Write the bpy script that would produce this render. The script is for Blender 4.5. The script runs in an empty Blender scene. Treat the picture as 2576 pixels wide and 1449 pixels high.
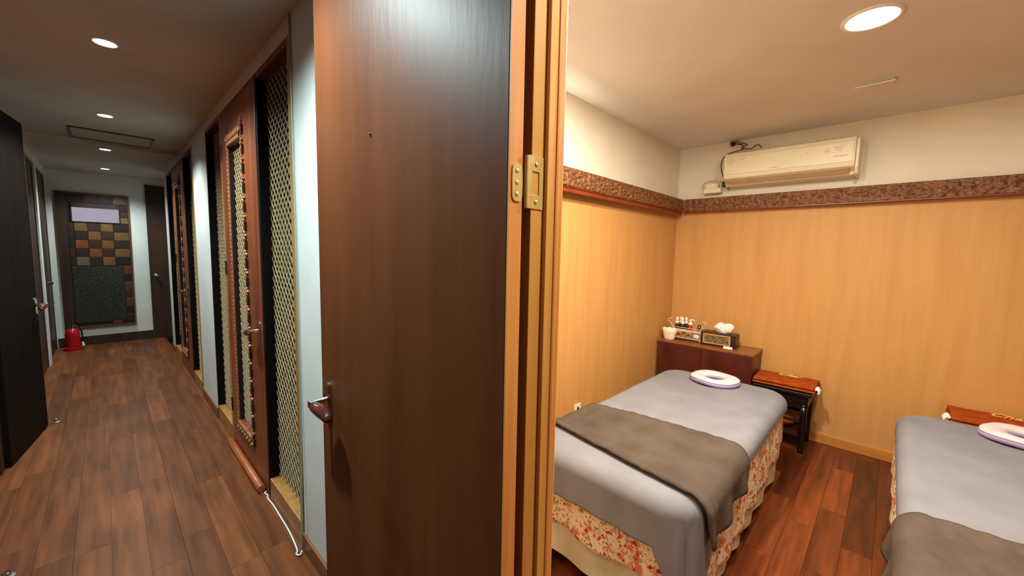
import bpy, bmesh, math, random
from mathutils import Vector, Matrix, noise
R = math.radians
rnd = random.Random(7)
S = bpy.context.scene
COL = S.collection

# ------------------------------------------------------------------ camera, world, exposure
FPX = 986.4                       # focal length in pixels of a 2576 wide frame
YAW, PIT, ROL = R(45.99), R(-5.18), R(1.13)
CAM = Vector((0, 0, 1.45))        # eye height in the corridor; floor is z = 0, corridor runs along +Y, room lies at +X
fwd = Vector((math.sin(YAW) * math.cos(PIT), math.cos(YAW) * math.cos(PIT), math.sin(PIT)))
rgt = Vector((math.cos(YAW), -math.sin(YAW), 0))
upv = rgt.cross(fwd)
r2 = rgt * math.cos(ROL) + upv * math.sin(ROL)
u2 = -rgt * math.sin(ROL) + upv * math.cos(ROL)
cd = bpy.data.cameras.new('camera')
cam = bpy.data.objects.new('camera', cd)
COL.objects.link(cam)
m = Matrix((r2, u2, -fwd)).transposed().to_4x4()
m.translation = CAM
cam.matrix_world = m
cd.sensor_width = 36
cd.lens = FPX / 2576 * 36
cd.clip_start = 0.02
S.camera = cam
w = bpy.data.worlds.new('world')
S.world = w
w.use_nodes = True
w.node_tree.nodes['Background'].inputs[0].default_value = (0.9, 0.75, 0.6, 1)
w.node_tree.nodes['Background'].inputs[1].default_value = 0.006
S.view_settings.view_transform = 'Standard'
S.view_settings.look = 'None'
S.view_settings.gamma = 1
S.view_settings.use_curve_mapping = False
S.view_settings.exposure = 0.0
CEIL = 2.45
SPOT_W = 140.0
SPOT_C = (0.86, 1.0, 1.0)
ROOM_W = 27.0
ROOM_C = (1.0, 0.93, 0.80)


def disc(loc, watts, colour, size):
    l = bpy.data.lights.new('lamp_light', 'AREA')
    l.shape = 'DISK'
    l.size = size
    l.energy = watts
    l.color = colour
    o = bpy.data.objects.new('lamp_light', l)
    COL.objects.link(o)
    o.location = loc
    return o


def spot(loc, watts, colour, angle, blend, size):
    l = bpy.data.lights.new('lamp_light', 'SPOT')
    l.energy = watts
    l.color = colour
    l.spot_size = R(angle)
    l.spot_blend = blend
    l.shadow_soft_size = size
    o = bpy.data.objects.new('lamp_light', l)
    COL.objects.link(o)
    o.location = loc
    return o


# ------------------------------------------------------------------ materials
def srgb(r, g, b):
    f = lambda c: (c / 255 / 12.92) if c / 255 <= 0.04045 else ((c / 255 + 0.055) / 1.055) ** 2.4
    return (f(r), f(g), f(b), 1)


def mat(name, c1, c2=None, rough=0.5, metal=0.0, scale=(8, 8, 8), detail=4, bump=0.0, bscale=None, coat=0.0,
        lo=0.35, hi=0.65, coord='Object', spec=0.5, vary=0.0):
    mt = bpy.data.materials.new(name)
    mt.use_nodes = True
    nt = mt.node_tree
    b = nt.nodes['Principled BSDF']
    b.inputs['Roughness'].default_value = rough
    b.inputs['Metallic'].default_value = metal
    b.inputs['Coat Weight'].default_value = coat
    b.inputs['Specular IOR Level'].default_value = spec
    tc = nt.nodes.new('ShaderNodeTexCoord')
    mp = nt.nodes.new('ShaderNodeMapping')
    mp.inputs['Scale'].default_value = scale
    nt.links.new(tc.outputs[coord], mp.inputs[0])
    nz = nt.nodes.new('ShaderNodeTexNoise')
    nz.inputs['Scale'].default_value = 1
    nz.inputs['Detail'].default_value = detail
    vec = mp.outputs[0]
    if vary:
        oi = nt.nodes.new('ShaderNodeObjectInfo')
        ad = nt.nodes.new('ShaderNodeVectorMath')
        ad.operation = 'MULTIPLY_ADD'
        cmb = nt.nodes.new('ShaderNodeCombineXYZ')
        for i in range(3):
            nt.links.new(oi.outputs['Random'], cmb.inputs[i])
        nt.links.new(cmb.outputs[0], ad.inputs[0])
        ad.inputs[1].default_value = (37, 53, 71)
        nt.links.new(vec, ad.inputs[2])
        vec = ad.outputs[0]
    nt.links.new(vec, nz.inputs['Vector'])
    rp = nt.nodes.new('ShaderNodeValToRGB')
    rp.color_ramp.elements[0].position = lo
    rp.color_ramp.elements[1].position = hi
    rp.color_ramp.elements[0].color = c1
    rp.color_ramp.elements[1].color = c2 or c1
    nt.links.new(nz.outputs['Fac'], rp.inputs[0])
    out = rp.outputs[0]
    if vary:
        mr = nt.nodes.new('ShaderNodeMapRange')
        mr.inputs['To Min'].default_value = 1 - vary
        mr.inputs['To Max'].default_value = 1 + vary
        nt.links.new(oi.outputs['Random'], mr.inputs[0])
        mx = nt.nodes.new('ShaderNodeVectorMath')
        mx.operation = 'SCALE'
        nt.links.new(out, mx.inputs[0])
        nt.links.new(mr.outputs[0], mx.inputs['Scale'])
        out = mx.outputs[0]
    nt.links.new(out, b.inputs['Base Color'])
    if bump:
        n2 = nt.nodes.new('ShaderNodeTexNoise')
        n2.inputs['Detail'].default_value = 3
        n2.inputs['Scale'].default_value = 1
        m2 = nt.nodes.new('ShaderNodeMapping')
        m2.inputs['Scale'].default_value = bscale or scale
        nt.links.new(tc.outputs[coord], m2.inputs[0])
        nt.links.new(m2.outputs[0], n2.inputs['Vector'])
        bp = nt.nodes.new('ShaderNodeBump')
        bp.inputs['Strength'].default_value = bump
        bp.inputs['Distance'].default_value = 0.01
        nt.links.new(n2.outputs['Fac'], bp.inputs['Height'])
        nt.links.new(bp.outputs[0], b.inputs['Normal'])
    return mt


def emis(name, colour, strength):
    mt = bpy.data.materials.new(name)
    mt.use_nodes = True
    nt = mt.node_tree
    nt.nodes.remove(nt.nodes['Principled BSDF'])
    e = nt.nodes.new('ShaderNodeEmission')
    e.inputs[0].default_value = colour
    e.inputs[1].default_value = strength
    nt.links.new(e.outputs[0], nt.nodes['Material Output'].inputs[0])
    return mt


M = {}
M['white'] = mat('white paint', srgb(226, 226, 220), srgb(216, 217, 210), 0.6, scale=(3, 3, 3), bump=0.03, bscale=(120, 120, 120))
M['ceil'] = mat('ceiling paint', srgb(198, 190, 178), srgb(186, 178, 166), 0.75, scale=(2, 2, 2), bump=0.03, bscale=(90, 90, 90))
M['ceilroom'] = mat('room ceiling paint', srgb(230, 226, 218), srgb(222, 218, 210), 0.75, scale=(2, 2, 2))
M['cream'] = mat('cream plaster', srgb(238, 228, 208), srgb(230, 220, 198), 0.7, scale=(3, 3, 3), bump=0.03, bscale=(100, 100, 100))
M['paper'] = mat('orange wallpaper', srgb(208, 154, 88), srgb(198, 142, 76), 0.55, scale=(16, 16, 1.2), detail=8, lo=0.3, hi=0.7,
                 bump=0.13, bscale=(160, 160, 60))
M['plank'] = mat('laminate planks', srgb(124, 70, 36), srgb(86, 47, 24), 0.42, scale=(26, 2.2, 10), detail=7, lo=0.3, hi=0.72,
                 bump=0.04, vary=0.25, spec=0.14)
M['plankx'] = mat('laminate planks across', srgb(120, 56, 22), srgb(66, 28, 11), 0.33, scale=(2.2, 26, 10), detail=7, lo=0.3, hi=0.72,
                  bump=0.04, vary=0.52, spec=0.5)
M['sub'] = mat('subfloor', srgb(60, 36, 22), srgb(48, 28, 18), 0.6)
M['darkdoor'] = mat('dark varnished door', srgb(108, 58, 29), srgb(94, 49, 24), 0.48, scale=(9, 9, 0.7), detail=5, bump=0.08,
                    bscale=(40, 40, 7), spec=0.2)
M['oak'] = mat('orange pine edge', srgb(234, 166, 92), srgb(216, 142, 68), 0.45, scale=(30, 30, 1.5), detail=5, bump=0.03)
M['jamb'] = mat('varnished jamb', srgb(230, 176, 94), srgb(216, 158, 76), 0.45, scale=(24, 24, 1.2), detail=5)
M['brass'] = mat('polished brass', srgb(240, 220, 150), srgb(230, 204, 128), 0.35, 0.45, scale=(30, 30, 30), bump=0.05)
M['chrome'] = mat('chrome', srgb(215, 218, 214), srgb(200, 204, 200), 0.12, 1.0, scale=(10, 10, 10))
M['grip'] = mat('brown lacquered grip', srgb(92, 42, 28), srgb(70, 30, 20), 0.12, scale=(14, 14, 14), coat=0.5)
M['reddoor'] = mat('red brown door', srgb(140, 76, 42), srgb(112, 53, 27), 0.38, scale=(18, 18, 1.1), detail=6, bump=0.04)
M['frame'] = mat('dark walnut frame', srgb(104, 72, 44), srgb(82, 52, 32), 0.42, scale=(20, 20, 1.4), detail=5)
M['frameo'] = mat('ochre frame', srgb(176, 124, 62), srgb(150, 98, 44), 0.42, scale=(20, 20, 1.4), detail=5)
M['lattice'] = mat('pale lattice wood', srgb(168, 148, 110), srgb(142, 122, 86), 0.5, scale=(30, 30, 30))
M['carve'] = mat('carved wood', srgb(172, 116, 78), srgb(132, 78, 46), 0.42, scale=(40, 40, 40), bump=0.1)
M['slot'] = mat('black wood and painted shade', srgb(34, 22, 18), srgb(26, 16, 14), 0.4)  # dark parts, and shade painted on door reveals and between carvings
M['pane'] = mat('smoked glass', srgb(14, 12, 10), srgb(10, 9, 8), 0.16, spec=0.3)
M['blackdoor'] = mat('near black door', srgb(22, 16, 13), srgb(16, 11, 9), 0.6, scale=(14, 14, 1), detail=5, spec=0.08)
M['leftdoor'] = mat('walnut door', srgb(62, 38, 25), srgb(46, 27, 17), 0.45, scale=(14, 14, 1), detail=5)
M['base'] = mat('brown baseboard', srgb(132, 84, 46), srgb(110, 66, 34), 0.4, scale=(2, 2, 20))
M['orbase'] = mat('orange baseboard', srgb(204, 136, 62), srgb(188, 120, 52), 0.45, scale=(2, 2, 20))
M['carvedtrim'] = mat('carved cornice', srgb(142, 90, 48), srgb(92, 54, 28), 0.42, scale=(62, 62, 80), detail=3, lo=0.38, hi=0.62,
                      bump=0.5, bscale=(120, 120, 140))
M['redlip'] = mat('red varnished lip', srgb(142, 58, 26), srgb(120, 44, 20), 0.3, scale=(10, 10, 10))
M['blanket'] = mat('grey fleece', srgb(134, 133, 137), srgb(125, 124, 128), 0.95, scale=(5, 5, 5), bump=0.08, bscale=(300, 300, 300), spec=0.1)
M['towel'] = mat('brown towel', srgb(92, 79, 68), srgb(80, 68, 58), 0.95, scale=(7, 7, 7), bump=0.3, bscale=(200, 200, 200), spec=0.1)
M['lining'] = mat('cream lining', srgb(222, 216, 186), srgb(206, 200, 168), 0.85, scale=(12, 12, 2), spec=0.15)
M['cushwhite'] = mat('white terry', srgb(222, 210, 210), srgb(212, 198, 200), 0.9, scale=(30, 30, 30), bump=0.15, bscale=(200, 200, 200), spec=0.1)
M['lilac'] = mat('lilac cotton', srgb(170, 150, 186), srgb(158, 136, 176), 0.85, spec=0.1)
M['cabinet'] = mat('mahogany cabinet', srgb(88, 32, 19), srgb(66, 22, 13), 0.4, scale=(14, 14, 3), detail=5)
M['cabtop'] = mat('brown cabinet top', srgb(150, 92, 48), srgb(126, 72, 36), 0.3, scale=(12, 3, 12), detail=5)
M['black'] = mat('black lacquer', srgb(20, 17, 16), srgb(15, 13, 12), 0.22, scale=(10, 10, 10))
M['otowel'] = mat('rust towel', srgb(172, 82, 28), srgb(148, 62, 20), 0.9, scale=(20, 20, 20), bump=0.25, bscale=(180, 180, 180), spec=0.1)
M['gold'] = mat('gold embroidery', srgb(250, 206, 120), srgb(240, 190, 100), 0.5)
M['fringe'] = mat('white tassel', srgb(232, 236, 238), srgb(216, 222, 226), 0.8)
M['pot'] = mat('ivory scalloped pot', srgb(250, 240, 214), srgb(240, 222, 192), 0.5, scale=(40, 40, 40), bump=0.1)
M['wire'] = mat('ivory wire', srgb(226, 196, 160), srgb(206, 176, 140), 0.45)
M['green'] = mat('dark green glass', srgb(24, 44, 30), srgb(18, 34, 24), 0.1)
M['red'] = mat('red liquid', srgb(190, 30, 16), srgb(160, 22, 14), 0.12)
M['plastic'] = mat('white plastic', srgb(246, 242, 232), srgb(238, 234, 224), 0.35)
M['tissue'] = mat('tissue paper', srgb(250, 238, 230), srgb(240, 226, 220), 0.9, scale=(30, 30, 30), spec=0.1)
M['ebony'] = mat('dark box wood', srgb(52, 32, 20), srgb(40, 24, 15), 0.35, scale=(20, 20, 20))
M['giltframe'] = mat('gilt frame', srgb(206, 164, 108), srgb(186, 144, 90), 0.35, 0.3)
M['pewter'] = mat('embossed pewter', srgb(150, 132, 96), srgb(90, 76, 50), 0.4, 0.4, scale=(60, 60, 60), bump=0.5)
M['acplastic'] = mat('cream plastic', srgb(240, 230, 198), srgb(234, 222, 188), 0.4, scale=(4, 4, 4))
M['acshade'] = mat('beige plastic', srgb(206, 184, 146), srgb(194, 170, 132), 0.5)
M['cable'] = mat('dark cable', srgb(64, 48, 36), srgb(52, 38, 28), 0.5)
M['pipe'] = mat('tan pipe wrap', srgb(128, 100, 72), srgb(100, 74, 52), 0.6, scale=(40, 40, 40))
M['wcable'] = mat('white cable', srgb(226, 232, 236), srgb(214, 222, 226), 0.4)
M['gcable'] = mat('grey green cable', srgb(150, 164, 148), srgb(136, 150, 134), 0.4)
M['extred'] = mat('extinguisher red', srgb(190, 18, 30), srgb(170, 12, 24), 0.25)
M['steel'] = mat('brushed steel', srgb(190, 196, 192), srgb(170, 176, 172), 0.3, 0.9)
M['bubble'] = mat('dark bubbled glass', srgb(52, 54, 46), srgb(38, 40, 34), 0.14, scale=(30, 30, 30), bump=1.0, bscale=(55, 55, 55))
M['frost'] = emis('backlit frosted pane', srgb(206, 200, 216), 0.60)
M['lens'] = emis('lamp lens', (0.92, 0.98, 1.0, 1), 14)
M['lensroom'] = emis('warm lamp lens', (1.0, 0.95, 0.84, 1), 16)
M['tube'] = emis('warm tube lamp', (1.0, 0.90, 0.70, 1), 80)
M['rod'] = mat('turned wood rod', srgb(176, 98, 52), srgb(150, 76, 38), 0.35, scale=(20, 2, 20), detail=5)
BLK = [mat('block %d' % i, srgb(*[int(v * 0.7) for v in c]), srgb(*[int(v * 0.58) for v in c]), 0.45, scale=(30, 8, 8), detail=4) for i, c in
       enumerate([(168, 116, 62), (92, 50, 32), (176, 100, 48), (66, 48, 34), (150, 74, 38), (54, 36, 28), (158, 132, 84)])]


def floral():
    mt = bpy.data.materials.new('floral cotton')
    mt.use_nodes = True
    nt = mt.node_tree
    b = nt.nodes['Principled BSDF']
    b.inputs['Roughness'].default_value = 0.85
    b.inputs['Specular IOR Level'].default_value = 0.1
    tc = nt.nodes.new('ShaderNodeTexCoord')

    def blob(scale, dist, c, prev, thr0, thr1):
        nz = nt.nodes.new('ShaderNodeTexNoise')
        nz.inputs['Scale'].default_value = scale * 2.2
        va = nt.nodes.new('ShaderNodeVectorMath')
        va.operation = 'MULTIPLY_ADD'
        va.inputs[1].default_value = (dist, dist, dist)
        nt.links.new(tc.outputs['Object'], nz.inputs['Vector'])
        nt.links.new(nz.outputs['Color'], va.inputs[0])
        nt.links.new(tc.outputs['Object'], va.inputs[2])
        vo = nt.nodes.new('ShaderNodeTexVoronoi')
        vo.inputs['Scale'].default_value = scale
        nt.links.new(va.outputs[0], vo.inputs['Vector'])
        rp = nt.nodes.new('ShaderNodeValToRGB')
        rp.color_ramp.elements[0].position = thr0
        rp.color_ramp.elements[1].position = thr1
        rp.color_ramp.elements[0].color = (1, 1, 1, 1)
        rp.color_ramp.elements[1].color = (0, 0, 0, 1)
        nt.links.new(vo.outputs['Distance'], rp.inputs[0])
        mx = nt.nodes.new('ShaderNodeMix')
        mx.data_type = 'RGBA'
        nt.links.new(rp.outputs[0], mx.inputs['Factor'])
        if prev is None:
            mx.inputs[6].default_value = srgb(236, 218, 184)
        else:
            nt.links.new(prev, mx.inputs[6])
        mx.inputs[7].default_value = c
        return mx.outputs[2]
    o = blob(58, 0.02, srgb(182, 146, 92), None, 0.26, 0.44)
    o = blob(17, 0.04, srgb(172, 158, 84), o, 0.20, 0.34)
    o = blob(14, 0.05, srgb(214, 120, 96), o, 0.26, 0.38)
    o = blob(33, 0.03, srgb(186, 48, 34), o, 0.24, 0.33)
    o = blob(47, 0.02, srgb(240, 224, 186), o, 0.22, 0.34)
    nt.links.new(o, b.inputs['Base Color'])
    return mt


M['floral'] = floral()

# ------------------------------------------------------------------ geometry helpers
WLOC = {}


class G:
    """collects vertices and faces in world coordinates; build() links them as ONE mesh object"""

    def __init__(self):
        self.v, self.f = [], []

    def add(self, vs, fs):
        n = len(self.v)
        self.v += [Vector(p) for p in vs]
        self.f += [[i + n for i in q] for q in fs]
        return self

    def box(self, x0, x1, y0, y1, z0, z1, T=None):
        vs = [(x, y, z) for x in (x0, x1) for y in (y0, y1) for z in (z0, z1)]
        if T:
            vs = [T(Vector(p)) for p in vs]
        return self.add(vs, [(0, 1, 3, 2), (4, 6, 7, 5), (0, 4, 5, 1), (2, 3, 7, 6), (0, 2, 6, 4), (1, 5, 7, 3)])

    def tube(self, pts, r, n=8, cap=True):
        pts = [Vector(p) for p in pts]
        rs = r if isinstance(r, (list, tuple)) else [r] * len(pts)
        vs, fs = [], []
        ref = None
        for i, p in enumerate(pts):
            t = (pts[min(i + 1, len(pts) - 1)] - pts[max(i - 1, 0)]).normalized()
            if ref is None:
                ref = t.orthogonal().normalized()
            ref = (ref - t * ref.dot(t)).normalized()
            bi = t.cross(ref)
            for k in range(n):
                a = 2 * math.pi * k / n
                vs.append(p + (ref * math.cos(a) + bi * math.sin(a)) * rs[i])
        for i in range(len(pts) - 1):
            for k in range(n):
                fs.append((i * n + k, i * n + (k + 1) % n, (i + 1) * n + (k + 1) % n, (i + 1) * n + k))
        if cap:
            fs.append(list(range(n))[::-1])
            fs.append([(len(pts) - 1) * n + k for k in range(n)])
        return self.add(vs, fs)

    def lathe(self, c, prof, n=20, sx=1, sy=1, T=None):
        vs, fs = [], []
        for (r, z) in prof:
            for k in range(n):
                a = 2 * math.pi * k / n
                p = Vector((c[0] + r * math.cos(a) * sx, c[1] + r * math.sin(a) * sy, c[2] + z))
                vs.append(T(p) if T else p)
        for i in range(len(prof) - 1):
            for k in range(n):
                fs.append((i * n + k, i * n + (k + 1) % n, (i + 1) * n + (k + 1) % n, (i + 1) * n + k))
        fs.append(list(range(n))[::-1])
        fs.append([(len(prof) - 1) * n + k for k in range(n)])
        return self.add(vs, fs)

    def ball(self, c, rx, ry, rz, n=8, mrings=5, T=None):
        vs, fs = [], []
        for i in range(mrings + 1):
            ph = math.pi * i / mrings
            for k in range(n):
                a = 2 * math.pi * k / n
                p = Vector((c[0] + rx * math.sin(ph) * math.cos(a), c[1] + ry * math.sin(ph) * math.sin(a), c[2] + rz * math.cos(ph)))
                vs.append(T(p) if T else p)
        for i in range(mrings):
            for k in range(n):
                fs.append((i * n + k, (i + 1) * n + k, (i + 1) * n + (k + 1) % n, i * n + (k + 1) % n))
        return self.add(vs, fs)

    def grid(self, nu, nv, fn):
        vs = [fn(i / (nu - 1), j / (nv - 1)) for i in range(nu) for j in range(nv)]
        fs = [(i * nv + j, (i + 1) * nv + j, (i + 1) * nv + j + 1, i * nv + j + 1) for i in range(nu - 1) for j in range(nv - 1)]
        return self.add(vs, fs)

    def build(self, name, material, parent=None, bevel=0.0, smooth=False, solid=0.0, seg=2, fix=True):
        lo = Vector([min(p[i] for p in self.v) for i in range(3)])
        hi = Vector([max(p[i] for p in self.v) for i in range(3)])
        c = (lo + hi) / 2
        if parent is None:
            c.z = lo.z
        me = bpy.data.meshes.new(name)
        me.from_pydata([p - c for p in self.v], [], self.f)
        if fix:
            bm = bmesh.new()
            bm.from_mesh(me)
            bmesh.ops.remove_doubles(bm, verts=bm.verts, dist=1e-6)
            bmesh.ops.recalc_face_normals(bm, faces=bm.faces)
            bm.to_mesh(me)
            bm.free()
        me.materials.append(material)
        o = bpy.data.objects.new(name, me)
        COL.objects.link(o)
        WLOC[o] = c
        if parent is not None:
            o.parent = parent
            o.location = c - WLOC[parent]
        else:
            o.location = c
        if smooth:
            for p in me.polygons:
                p.use_smooth = True
        if solid:
            md = o.modifiers.new('thickness', 'SOLIDIFY')
            md.thickness = solid
            md.offset = 1
        if bevel:
            md = o.modifiers.new('bevel', 'BEVEL')
            md.width = bevel
            md.segments = seg
            md.limit_method = 'ANGLE'
        return o


def box(x0, x1, y0, y1, z0, z1, T=None):
    return G().box(x0, x1, y0, y1, z0, z1, T)


def empty(name, loc):
    o = bpy.data.objects.new(name, None)
    COL.objects.link(o)
    o.location = loc
    o.empty_display_size = 0.05
    WLOC[o] = Vector(loc)
    return o


def tag(o, label=None, cat=None, group=None, kind=None):
    if label:
        o['label'] = label
    if cat:
        o['category'] = cat
    if group:
        o['group'] = group
    if kind:
        o['kind'] = kind
    return o


def struct(o, label=None):
    return tag(o, label, None, None, 'structure')


# ------------------------------------------------------------------ room shell
WX = 0.60          # corridor face of the wall between corridor and rooms
LX = -0.52         # left corridor wall
ENDY = 8.25
BX = 3.86          # room back wall
RY = 1.53          # room side wall on the left
NY = -2.40         # room side wall out of view
TH = 0.095

# corridor floor: planks along Y
fl = box(LX - 0.15, WX, -1.4, ENDY + 0.15, -0.06, -0.012).build('floor_corridor', M['sub'])
struct(fl, 'brown laminate plank floor of the dim corridor')
rnd.seed(3)
pw, pl = 0.1235, 0.92
xi = LX - 0.15
while xi < WX - 0.01:
    x1 = min(xi + pw, WX)
    y = -1.4 - rnd.random() * pl
    while y < ENDY + 0.15:
        y1 = min(y + pl, ENDY + 0.15)
        ya = max(y, -1.4)
        if y1 - ya > 0.02:
            box(xi + 0.0006, x1 - 0.0006, ya + 0.0006, y1 - 0.0006, -0.012, 0).build('plank', M['plank'], fl)
        y = y1
    xi = x1
# room floor: planks along X
fr = box(WX, BX, NY, RY, -0.06, -0.012).build('floor_room', M['sub'])
struct(fr, 'warm brown laminate plank floor of the treatment room')
pw, pl = 0.118, 0.62
yi = NY
while yi < RY - 0.01:
    y1 = min(yi + pw, RY)
    x = WX - rnd.random() * pl
    while x < BX:
        x1 = min(x + pl, BX)
        xa = max(x, WX)
        if x1 - xa > 0.02:
            box(xa + 0.0006, x1 - 0.0006, yi + 0.0006, y1 - 0.0006, -0.012, 0).build('plank', M['plankx'], fr)
        x = x1
    yi = y1

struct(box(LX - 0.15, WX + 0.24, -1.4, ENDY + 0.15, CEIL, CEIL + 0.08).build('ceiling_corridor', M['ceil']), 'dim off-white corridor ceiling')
struct(box(WX + 0.24, BX + 0.1, NY - 0.1, RY + 0.1, CEIL, CEIL + 0.08).build('ceiling_room', M['ceilroom']), 'warmly lit ceiling of the treatment room')

# units of screens and doors set into the right corridor wall: (start, end)
U1 = (1.94, 4.02)
U2 = (4.73, 6.90)
UTOP = 2.37
OPEN0, OPEN1, OTOP = -0.34, 0.53, 2.36     # opening of the treatment room
g = G()
for a, b in ((-1.4, OPEN0 - 0.03), (OPEN1 + 0.03, U1[0]), (U1[1], U2[0]), (U2[1], 7.22)):
    g.box(WX, WX + TH, a, b, 0, CEIL)
for (a, b), t in ((U1, UTOP), (U2, UTOP), ((OPEN0 - 0.03, OPEN1 + 0.03), OTOP)):
    g.box(WX, WX + TH, a, b, t, CEIL)
struct(g.build('wall_right', M['white']), 'white corridor wall with screens and doors set into it')
g = G()
struct(box(LX - 0.15, LX, -1.4, 2.3, 0, CEIL).box(LX - 0.15, LX, 3.9, 4.0, 0, CEIL).build('wall_left_near', M['leftdoor']))
g.box(LX - 0.15, LX, 7.08, 7.26, 0, CEIL)
for a, b in ((2.3, 3.9), (4.0, 7.08), (7.26, ENDY)):
    g.box(LX - 0.15, LX, a, b, 2.36, CEIL)
struct(g.build('wall_left', M['white']), 'left corridor wall with dark door openings and pale posts')
struct(box(LX - 0.15, 0.84, ENDY, ENDY + 0.12, 0, CEIL).build('wall_end', M['white']), 'white wall closing the far end of the corridor')
struct(box(LX - 0.15, WX + 0.1, -1.5, -1.4, 0, CEIL).build('wall_front', M['leftdoor']))
struct(box(0.84, 0.94, 7.12, ENDY + 0.12, 0, CEIL).build('wall_recess', M['white']))
# treatment room walls: wallpaper below, cream above
TZ = 1.87
for nm, (x0, x1, y0, y1) in dict(wall_room_left=(WX + TH, BX + 0.1, RY, RY + 0.1), wall_room_back=(BX, BX + 0.1, NY - 0.1, RY),
                                 wall_room_right=(WX + TH, BX, NY - 0.1, NY)).items():
    wl = box(x0, x1, y0, y1, 0, CEIL).build(nm, M['cream'])
    struct(wl, {'wall_room_left': 'treatment room side wall, orange paper below cream plaster',
                'wall_room_back': 'treatment room back wall, orange paper below cream plaster'}.get(nm))
    # wallpaper strips, 0.53 m wide, with fine seams
    if nm == 'wall_room_back':
        a = RY - 0.002
        while a > NY + 0.01:
            b = max(a - 0.53, NY + 0.002)
            box(BX - 0.003, BX, b + 0.0001, a - 0.0001, 0.0, TZ).build('wallpaper_strip', M['paper'], wl)
            a = b
    elif nm == 'wall_room_left':
        a = BX - 0.005
        while a > WX + TH + 0.01:
            b = max(a - 0.53, WX + TH + 0.002)
            box(b + 0.0001, a - 0.0001, RY - 0.003, RY, 0.0, TZ).build('wallpaper_strip', M['paper'], wl)
            a = b
    else:
        box(WX + TH, BX - 0.005, NY, NY + 0.003, 0, TZ).build('wallpaper_strip', M['paper'], wl)
# inner face of the corridor wall towards the room
wl = struct(box(WX + TH, WX + TH + 0.012, NY, OPEN0 - 0.06, 0, CEIL).box(WX + TH, WX + TH + 0.012, OPEN1 + 0.06, RY, 0, CEIL)
            .box(WX + TH, WX + TH + 0.012, OPEN0 - 0.06, OPEN1 + 0.06, OTOP + 0.05, CEIL).build('wall_room_front', M['cream']))

# baseboards
for i, (a, b) in enumerate(((0.55, U1[0]), (U1[1], U2[0]), (U2[1], 7.22))):
    struct(box(WX - 0.012, WX, a + 0.001, b - 0.001, 0, 0.085).build('baseboard_right' + ('' if i == 0 else '_%d' % (i + 1)), M['base'], bevel=0.002),
           ['brown baseboard beside the open door', 'brown baseboard below the middle white pilaster', 'brown baseboard below the farthest white strip'][i])
struct(box(BX - 0.016, BX - 0.003, NY + 0.02, RY - 0.004, 0, 0.075).build('baseboard_room_back', M['orbase'], bevel=0.003), 'orange baseboard under the wallpapered back wall')
struct(box(WX + TH + 0.02, BX - 0.02, RY - 0.016, RY - 0.003, 0, 0.075).build('baseboard_room_left', M['orbase'], bevel=0.003))
struct(box(LX + 0.001, 0.455, ENDY - 0.014, ENDY, 0, 0.13).build('baseboard_end', M['leftdoor']), 'dark baseboard across the end wall')


# carved cornice rail round the treatment room (a trough with the carved board in front)
def carved(name, along, x0, x1, face, back, z0, z1, lab):
    rr = random.Random(5)
    n = int((x1 - x0) / 0.006)
    hs = 15

    def fn(u, v):
        s = x0 + (x1 - x0) * u
        z = z0 + (z1 - z0) * v
        e = math.sin(math.pi * min(max(v, 0), 1)) ** 0.3
        q = 0.013 * (1 - 2 * abs(math.sin(s * 55 + 1.8 * math.sin(z * 75 + s * 20)))) * (0.5 + 0.5 * math.sin(z * 95 + 2.4 * math.sin(s * 34))) + \
            0.013 * noise.noise(Vector((s * 42, z * 55, 2)))
        d = face - max(-0.003, q + 0.004) * e
        return (s, d, z) if along == 'x' else (d, s, z)
    t = empty(name, ((x0 + x1) / 2, face, z0) if along == 'x' else (face, (x0 + x1) / 2, z0))
    struct(t, lab)
    G().grid(n, hs, fn).build('carved_board', M['carvedtrim'], t, smooth=True)
    if along == 'x':
        box(x0, x1, face + 0.0035, face + 0.016, z0 + 0.0045, z1 - 0.001).build('back_board', M['carvedtrim'], t)
        box(x0, x1, face + 0.004, back, z0 - 0.008, z0 + 0.004).build('ledge', M['redlip'], t)
        box(x0, x1, face + 0.010, face + 0.03, z0 - 0.035, z0 - 0.008).build('lower_lip', M['redlip'], t, bevel=0.003)
    else:
        box(face + 0.0035, face + 0.016, x0, x1, z0 + 0.0045, z1 - 0.001).build('back_board', M['carvedtrim'], t)
        box(face + 0.004, back, x0, x1, z0 - 0.008, z0 + 0.004).build('ledge', M['redlip'], t)
    return t


carved('trim_1', 'x', 0.75, BX - 0.08, RY - 0.08, RY - 0.0035, 1.862, 1.972, 'carved wooden rail over the orange side wall')
carved('trim_2', 'y', NY + 0.02, RY - 0.085, BX - 0.075, BX - 0.0035, 1.862, 1.972, 'carved wooden rail over the orange back wall, under the air conditioner')

# door frame of the treatment room
t = empty('trim_3', (WX + 0.05, OPEN1, 0))
struct(t, 'varnished pine door frame between corridor and treatment room')
box(WX - 0.002, WX + 0.036, OPEN1, OPEN1 + 0.03, 0, OTOP).build('jamb_rebate', M['jamb'], t, bevel=0.002)
box(WX + 0.036, WX + 0.062, OPEN1 - 0.010, OPEN1 + 0.03, 0, OTOP).build('jamb_stop', M['jamb'], t, bevel=0.002)
box(WX + 0.062, WX + 0.088, OPEN1 - 0.013, OPEN1 + 0.03, 0, OTOP + 0.05).build('jamb_casing', M['oak'], t, bevel=0.005)
box(WX - 0.002, WX + 0.100, OPEN0 - 0.03, OPEN0 + 0.001, 0, OTOP).build('jamb_rebate', M['jamb'], t, bevel=0.002)
box(WX - 0.002, WX + 0.100, OPEN0 + 0.0015, OPEN1 - 0.0145, OTOP - 0.03, OTOP).build('head_jamb', M['jamb'], t, bevel=0.002)

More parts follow.
